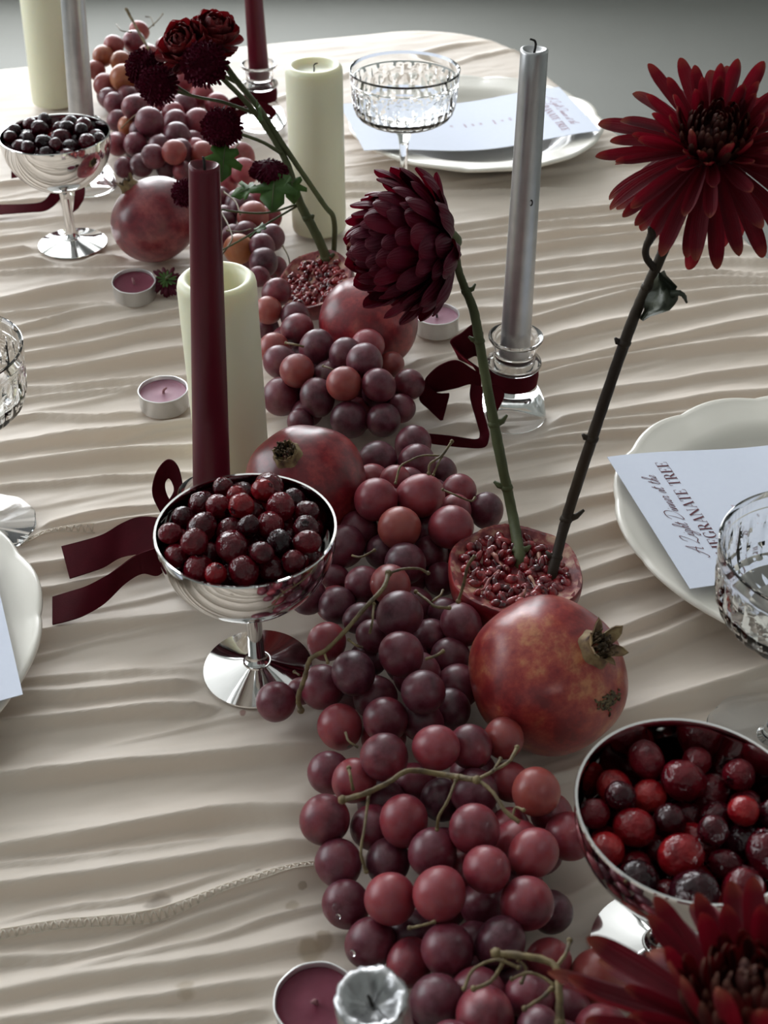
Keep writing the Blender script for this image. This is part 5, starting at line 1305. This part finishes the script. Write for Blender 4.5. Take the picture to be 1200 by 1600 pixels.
# tall red chrysanthemum on a dark stem
sb = P(864, 892, .044)
hc = PY(1112, 236, .640)
o = sb.copy()
ct = thing('chrysanthemum', 'large open red chrysanthemum on a tall dark stem at upper right', 'flower', o)
axA = (-.08, -.46, .88)
stem_mesh(ct, o, [sb - [.001, 0, .012], sb, PY(888, 800, .602), PY(935, 655, .608), PY(985, 510, .615), PY(1022, 425, .620), PY(1062, 335, .628), hc - np.array(axA) * .006], [.0030, .0032, .0034, .0033, .0030, .0029, .0028], 'stemdark', 'stem', [(.19, -1, .004), (.28, 1, .006), (.40, -1, .003), (.55, -1, .003), (.68, 1, .003)])
big_head(ct, o, hc, axA, 7, 1.06)
stem_mesh(ct, o, [PY(1024, 422, .620), PY(1010, 402, .616), PY(1010, 385, .614), PY(1018, 368, .612), PY(1014, 355, .610)], [.0020, .0019, .0020, .0026, .0008], 'stemdark', 'side_shoot')
inner = crom([(1001, 497), (1008, 476), (1018, 452), (1030, 424)], 4); outer = crom([(1006, 502), (1022, 494), (1040, 490), (1052, 478), (1062, 466), (1056, 452), (1060, 444), (1046, 436), (1036, 424)], 3)
gi, gj = 12, 9; lv = []; lf = []
for s_ in (0, 1):
    for i in range(gi):
        t = i / (gi - 1); a_ = inner[int(round(t * (len(inner) - 1)))]; b_ = outer[int(round(t * (len(outer) - 1)))]
        for j in range(gj):
            u = j / (gj - 1); q = a_ + (b_ - a_) * u
            dy = .010 * u * math.sin(t * 7 + u * 4) + .006 * float(noise2(np.array(t * 5 + 3), np.array(u * 5), 21)) - .012 * u
            lv.append(PY(q[0] + 3 * float(noise2(np.array(t * 6), np.array(u * 6), 22)), q[1] + 3 * float(noise2(np.array(t * 6), np.array(u * 6), 23)), .612 + dy + s_ * .0006) - o)
for i in range(gi - 1):
    for j in range(gj - 1):
        q = (i * gj + j, i * gj + j + 1, (i + 1) * gj + j + 1, (i + 1) * gj + j); lf.append(q); lf.append(tuple(k + gi * gj for k in q[::-1]))
link('withered_leaf', mesh_from('withered_leaf', lv, lf), M['leafdry'], ct)
link('withered_leaf', mesh_from('withered_leaf', *tube(crom([PY(1045, 462, .606) - o, PY(1060, 458, .604) - o, PY(1068, 462, .603) - o, PY(1073, 473, .603) - o], 5), [.0025, .0016, .0013, .0006], 7, .4)), M['leafdry'], ct)

# dark incurved chrysanthemum seen from behind, on a green stem
sb = P(812, 872, .044)
att = PY(700, 378, .700)
o = sb.copy()
ct = thing('chrysanthemum', 'dark burgundy incurved chrysanthemum drooping on a curved green stem', 'flower', o)
axB = -RT * .93 - UP * .16 - FW * .28
axB = axB / np.linalg.norm(axB)
stem_mesh(ct, o, [sb - [0, 0, .012], sb, PY(800, 800, .625), PY(783, 720, .640), PY(765, 625, .660), PY(750, 540, .675), PY(740, 485, .685), PY(727, 452, .695), PY(716, 420, .700), att - axB * .004], [.0036, .0036, .0033, .0034, .0030, .0030, .0027, .0024, .0024], 'stem', 'stem', [(.14, 1, .004), (.28, -1, .004), (.40, 1, .006), (.57, -1, .003), (.77, 1, .005)])
INC = [petal_mesh(.041, .0142, .45, b, tb, .35, 2.6) for b, tb in ((.85, .35), (1.05, .3), (.75, .4))]
INC2 = [petal_mesh(.034, .0128, .5, b, tb, .35, 2.6) for b, tb in ((.95, .35), (1.15, .3))]
OUTR = [petal_mesh(.042, .0125, .4, b, tb, .4, 2.6) for b, tb in ((.1, .2), (.3, .2))]
head(ct, o, att, axB, [(9, OUTR, .004, .000, 8, 6, 'petaldark', 1.), (19, INC, .004, .001, 6, 5, 'petaldark', 1.22), (19, INC, .004, .003, 14, 5, 'petaldark', 1.28), (18, INC, .005, .006, 22, 5, 'petaldark', 1.3), (17, INC, .005, .009, 30, 5, 'petaldark', 1.3), (16, INC, .005, .013, 38, 5, 'petaldark', 1.26), (14, INC2, .005, .019, 46, 5, 'petaldark', 1.32), (13, INC2, .004, .024, 54, 6, 'petaldark', 1.22), (10, INC2, .003, .028, 64, 6, 'petaldark', 1.1), (7, INC2, .002, .032, 76, 8, 'petal', .95)], 17)
receptacle(ct, o, att, axB, .008, .008)

# blurred red chrysanthemum in the lower right corner
hc = PY(1186, 1630, .212)
o = np.array([hc[0] + .05, hc[1] - .085, Z0])
ct = thing('chrysanthemum', 'blurred red chrysanthemum with gold petal tips in the bottom right corner', 'flower', o)
axC = np.array([-.22, .35, .90]); axC /= np.linalg.norm(axC)
stem_mesh(ct, o, [o + [.03, -.09, .004], o + [.012, -.03, .010], hc - axC * .06 + [0, -.004, 0], hc - axC * .006], [.0032, .0032, .003, .0028], 'stemdark')
big_head(ct, o, hc, axC, 23, 1.38)

# small dark blooms at the back: pompon heads and ranunculus on green stems
def pompon(root, o, c, r, axis, seed, flat=1.0, name='pompon_head'):
    rr = random.Random(seed); mb = MB()
    v, f = lathe([(0, -.5 * flat), (.5, -.45 * flat), (.78, -.1), (.72, .4 * flat), (.4, .7 * flat), (0, .8 * flat)], 18)
    mb.add([tuple(np.array(p) * r) for p in v], f)
    n = 190
    for k in range(n):
        zc = 1 - 1.55 * (k + .5) / n; ph = k * 2.39996
        rad = math.sqrt(max(0, 1 - zc * zc)); d = Vector((rad * math.cos(ph), rad * math.sin(ph), zc * flat)).normalized()
        side = d.orthogonal().normalized(); side = (Matrix.Rotation(rr.uniform(-.5, .5), 3, d) @ side); upv = d.cross(side)
        lr = r * rr.uniform(.90, 1.06); wd = r * .085
        b0 = d * r * .55; tip = Vector((d.x, d.y, d.z * flat)) * lr
        pv = [b0 - side * wd * .6, b0 + side * wd * .6, tip * .93 + side * wd, tip + upv * wd * .3, tip * .93 - side * wd, tip * .86 - upv * wd * 1.1]
        mb.add([tuple(p) for p in pv], [(0, 1, 2, 3, 4), (0, 4, 5), (1, 5, 2), (0, 5, 1), (2, 5, 4, 3)])
    ob = link(name, mb.mesh(name, False), M['pompon'], root, np.asarray(c) - o, quat_z(axis))
    return ob
YB = 1.02
bb = P(511, 408, .044)
o = bb.copy()
sp = thing('spray_chrysanthemum', 'spray of small dark burgundy pompon blooms on a thick green stem', 'flower', o)
stem_mesh(sp, o, [bb - [0, 0, .010], bb, PY(497, 372, .99), PY(470, 320, 1.0), PY(458, 285, 1.0), PY(446, 250, 1.01), PY(420, 205, 1.02), PY(385, 160, 1.02), PY(345, 120, 1.03)], [.0042, .0042, .0040, .0036, .0030, .0026, .0022, .0020], 'stem', 'stem', [(.16, 1, .004), (.33, 1, .003)])
def branch(root, o, pts, r, mat='stem'): stem_mesh(root, o, pts, [r, r * .9, r * .8], mat, 'branch')
c1 = PY(320, 101, 1.02); c2 = PY(248, 134, 1.03); c3 = PY(347, 199, 1.00); c4 = PY(420, 268, .99); c5 = PY(290, 301, .98); c6 = PY(226, 108, 1.05)
branch(sp, o, [PY(400, 178, 1.02), PY(350, 160, 1.02), PY(310, 152, 1.03), PY(265, 140, 1.03)], .0015)
branch(sp, o, [PY(440, 240, 1.01), PY(410, 222, 1.01), PY(372, 208, 1.0)], .0016)
branch(sp, o, [PY(455, 275, 1.0), PY(450, 262, 1.0), PY(436, 258, .995), PY(428, 262, .99)], .0014)
branch(sp, o, [PY(468, 318, 1.0), PY(420, 332, .995), PY(370, 331, .99), PY(300, 318, .98)], .0010)
branch(sp, o, [PY(464, 322, 1.0), PY(425, 345, .99), PY(385, 370, .98), PY(345, 392, .98)], .0010)
branch(sp, o, [PY(300, 150, 1.03), PY(260, 125, 1.04), PY(235, 112, 1.05)], .0013)
pompon(sp, o, c1, .0200, (-.2, -.6, .75), 1); pompon(sp, o, c2, .0180, (-.5, -.5, .6), 2); pompon(sp, o, c3, .0180, (-.3, -.7, .6), 3)
pompon(sp, o, c4, .0165, (.05, -.15, .98), 4, .5); pompon(sp, o, c5, .0130, (-.5, -.6, .6), 5, .85); pompon(sp, o, c6, .0170, (-.6, -.2, .6), 6)
OUTL = [(0, 0), (.004, .003), (.012, .002), (.014, .007), (.010, .010), (.019, .016), (.018, .021), (.010, .019), (.010, .026), (.003, .034), (0, .037), (-.003, .034), (-.009, .027), (-.009, .020), (-.018, .022), (-.019, .017), (-.010, .011), (-.014, .007), (-.012, .002), (-.004, .003)]
def leaf(root, o, base, tipdir, nrm, sc, seed, mat='leaf'):
    v, f = leaf_mesh(OUTL, .0006, .0025, seed)
    y_ = Vector(tuple(map(float, tipdir))).normalized(); z_ = Vector(tuple(map(float, nrm))); z_ = (z_ - y_ * z_.dot(y_)).normalized(); x_ = y_.cross(z_)
    m4 = Matrix(((x_.x, y_.x, z_.x, base[0] - o[0]), (x_.y, y_.y, z_.y, base[1] - o[1]), (x_.z, y_.z, z_.z, base[2] - o[2]), (0, 0, 0, 1)))
    ob = link('leaf', mesh_from('leaf', v, f), M[mat], root); ob.matrix_local = m4 @ Matrix.Diagonal((sc, sc, sc, 1))
    mb = MB().add(*tube([(0, 0, .0007), (0, .018, .0012), (0, .034, .001)], [.0007, .0005, .0003], 5))
    link('midrib', mb.mesh('midrib'), M['stem'], ob)
leaf(sp, o, PY(430, 268, .985), -UP * .95 - FW * .3 - RT * .05, -FW + UP * .2, 1.05, 1)
leaf(sp, o, PY(400, 290, .985), -RT * .8 - UP * .35 + FW * .1, -FW * .8 + UP * .6, .62, 2)
leaf(sp, o, PY(352, 226, .99), -UP * .9 - RT * .1, -FW + RT * .3, .85, 3)
leaf(sp, o, PY(455, 275, 1.0), -UP * .95 + RT * .1, -FW, .65, 4)
leaf(sp, o, PY(408, 190, 1.01), UP * .4 - RT * .1 - FW * .3, -RT, .5, 5)
leaf(sp, o, PY(415, 350, .985), -RT * .8 - UP * .55, -FW * .5 + UP, .5, 6)

bb = P(521, 405, .040)
o = bb.copy()
rn = thing('ranunculus', 'dark red ranunculus with two layered heads at top of the small blooms', 'flower', o)
r1 = PY(287, 72, 1.04); r2 = PY(334, 52, 1.06)
stem_mesh(rn, o, [bb - [0, 0, .010], bb, PY(522, 345, .985), PY(505, 318, .99), PY(455, 245, 1.01), PY(405, 170, 1.03), PY(365, 120, 1.05), PY(338, 80, 1.06)], [.0024, .0024, .0022, .0022, .0024, .0026, .0024], 'stem')
branch(rn, o, [PY(372, 130, 1.05), PY(330, 108, 1.05), PY(300, 88, 1.04)], .0018)
RAN = [petal_mesh(.026, .020, .5, b, .2, .5, 3.0) for b in (1.1, 1.3)]
RAN2 = [petal_mesh(.020, .018, .6, b, .2, .5, 3.0) for b in (1.4, 1.6)]
RAN3 = [petal_mesh(.028, .019, .35, b, .1, .5, 3.0) for b in (.5, .75)]
for c_, ax_, sd, k in ((r1, (-.25, -.55, .80), 3, .92), (r2, (.25, -.2, .9), 4, .95)):
    head(rn, o, c_ - np.array(ax_) * .008, ax_, [(9, RAN3, .003, -.002, 2, 6, 'petalran', k), (9, RAN, .003, .0, 18, 5, 'petalran', k * 1.1), (9, RAN, .003, .002, 32, 5, 'petalran', k), (8, RAN, .003, .003, 44, 5, 'petalran', k * .9), (7, RAN2, .002, .004, 50, 5, 'petalran', k), (6, RAN2, .002, .005, 62, 5, 'petalran', k * .85), (5, RAN2, .001, .006, 74, 5, 'petalran', k * .7)], sd)
    receptacle(rn, o, c_ - np.array(ax_) * .008, ax_, .006, .006)

# a button flower lying face down beside the tealight
x, y = SPOT['loose']
o = np.array([x, y, Z0])
bf = thing('button_flower', 'small red button flower lying face down beside the mauve tealight', 'flower', o)
BTN = [petal_mesh(.0135, .0042, .5, b, .2, .5, nu=5, nv=7) for b in (.3, .5)]
axL = np.array([-.1, .45, -.88]); cL = o + np.array([0, 0, .0125])
head(bf, o, cL, axL, [(18, BTN, .002, 0, -5, 6, 'petaldark', 1.), (16, BTN, .002, .001, 15, 6, 'petaldark', 1.), (14, BTN, .002, .002, 35, 6, 'petaldark', .9)], 9)
SEP = [petal_mesh(.0085, .0024, .3, -.1, .1, .6, nu=5, nv=7)]
head(bf, o, cL - axL / np.linalg.norm(axL) * .0014, axL, [(13, SEP, .0006, 0, -4, 8, 'leaf', 1.)], 10)
link('stub', mesh_from('stub', *tube([cL - o, cL - o - axL * .004, cL - o - axL * .0075 + [.003, 0, 0]], [.0016, .0014, .0012], 7)), M['stem'], bf)
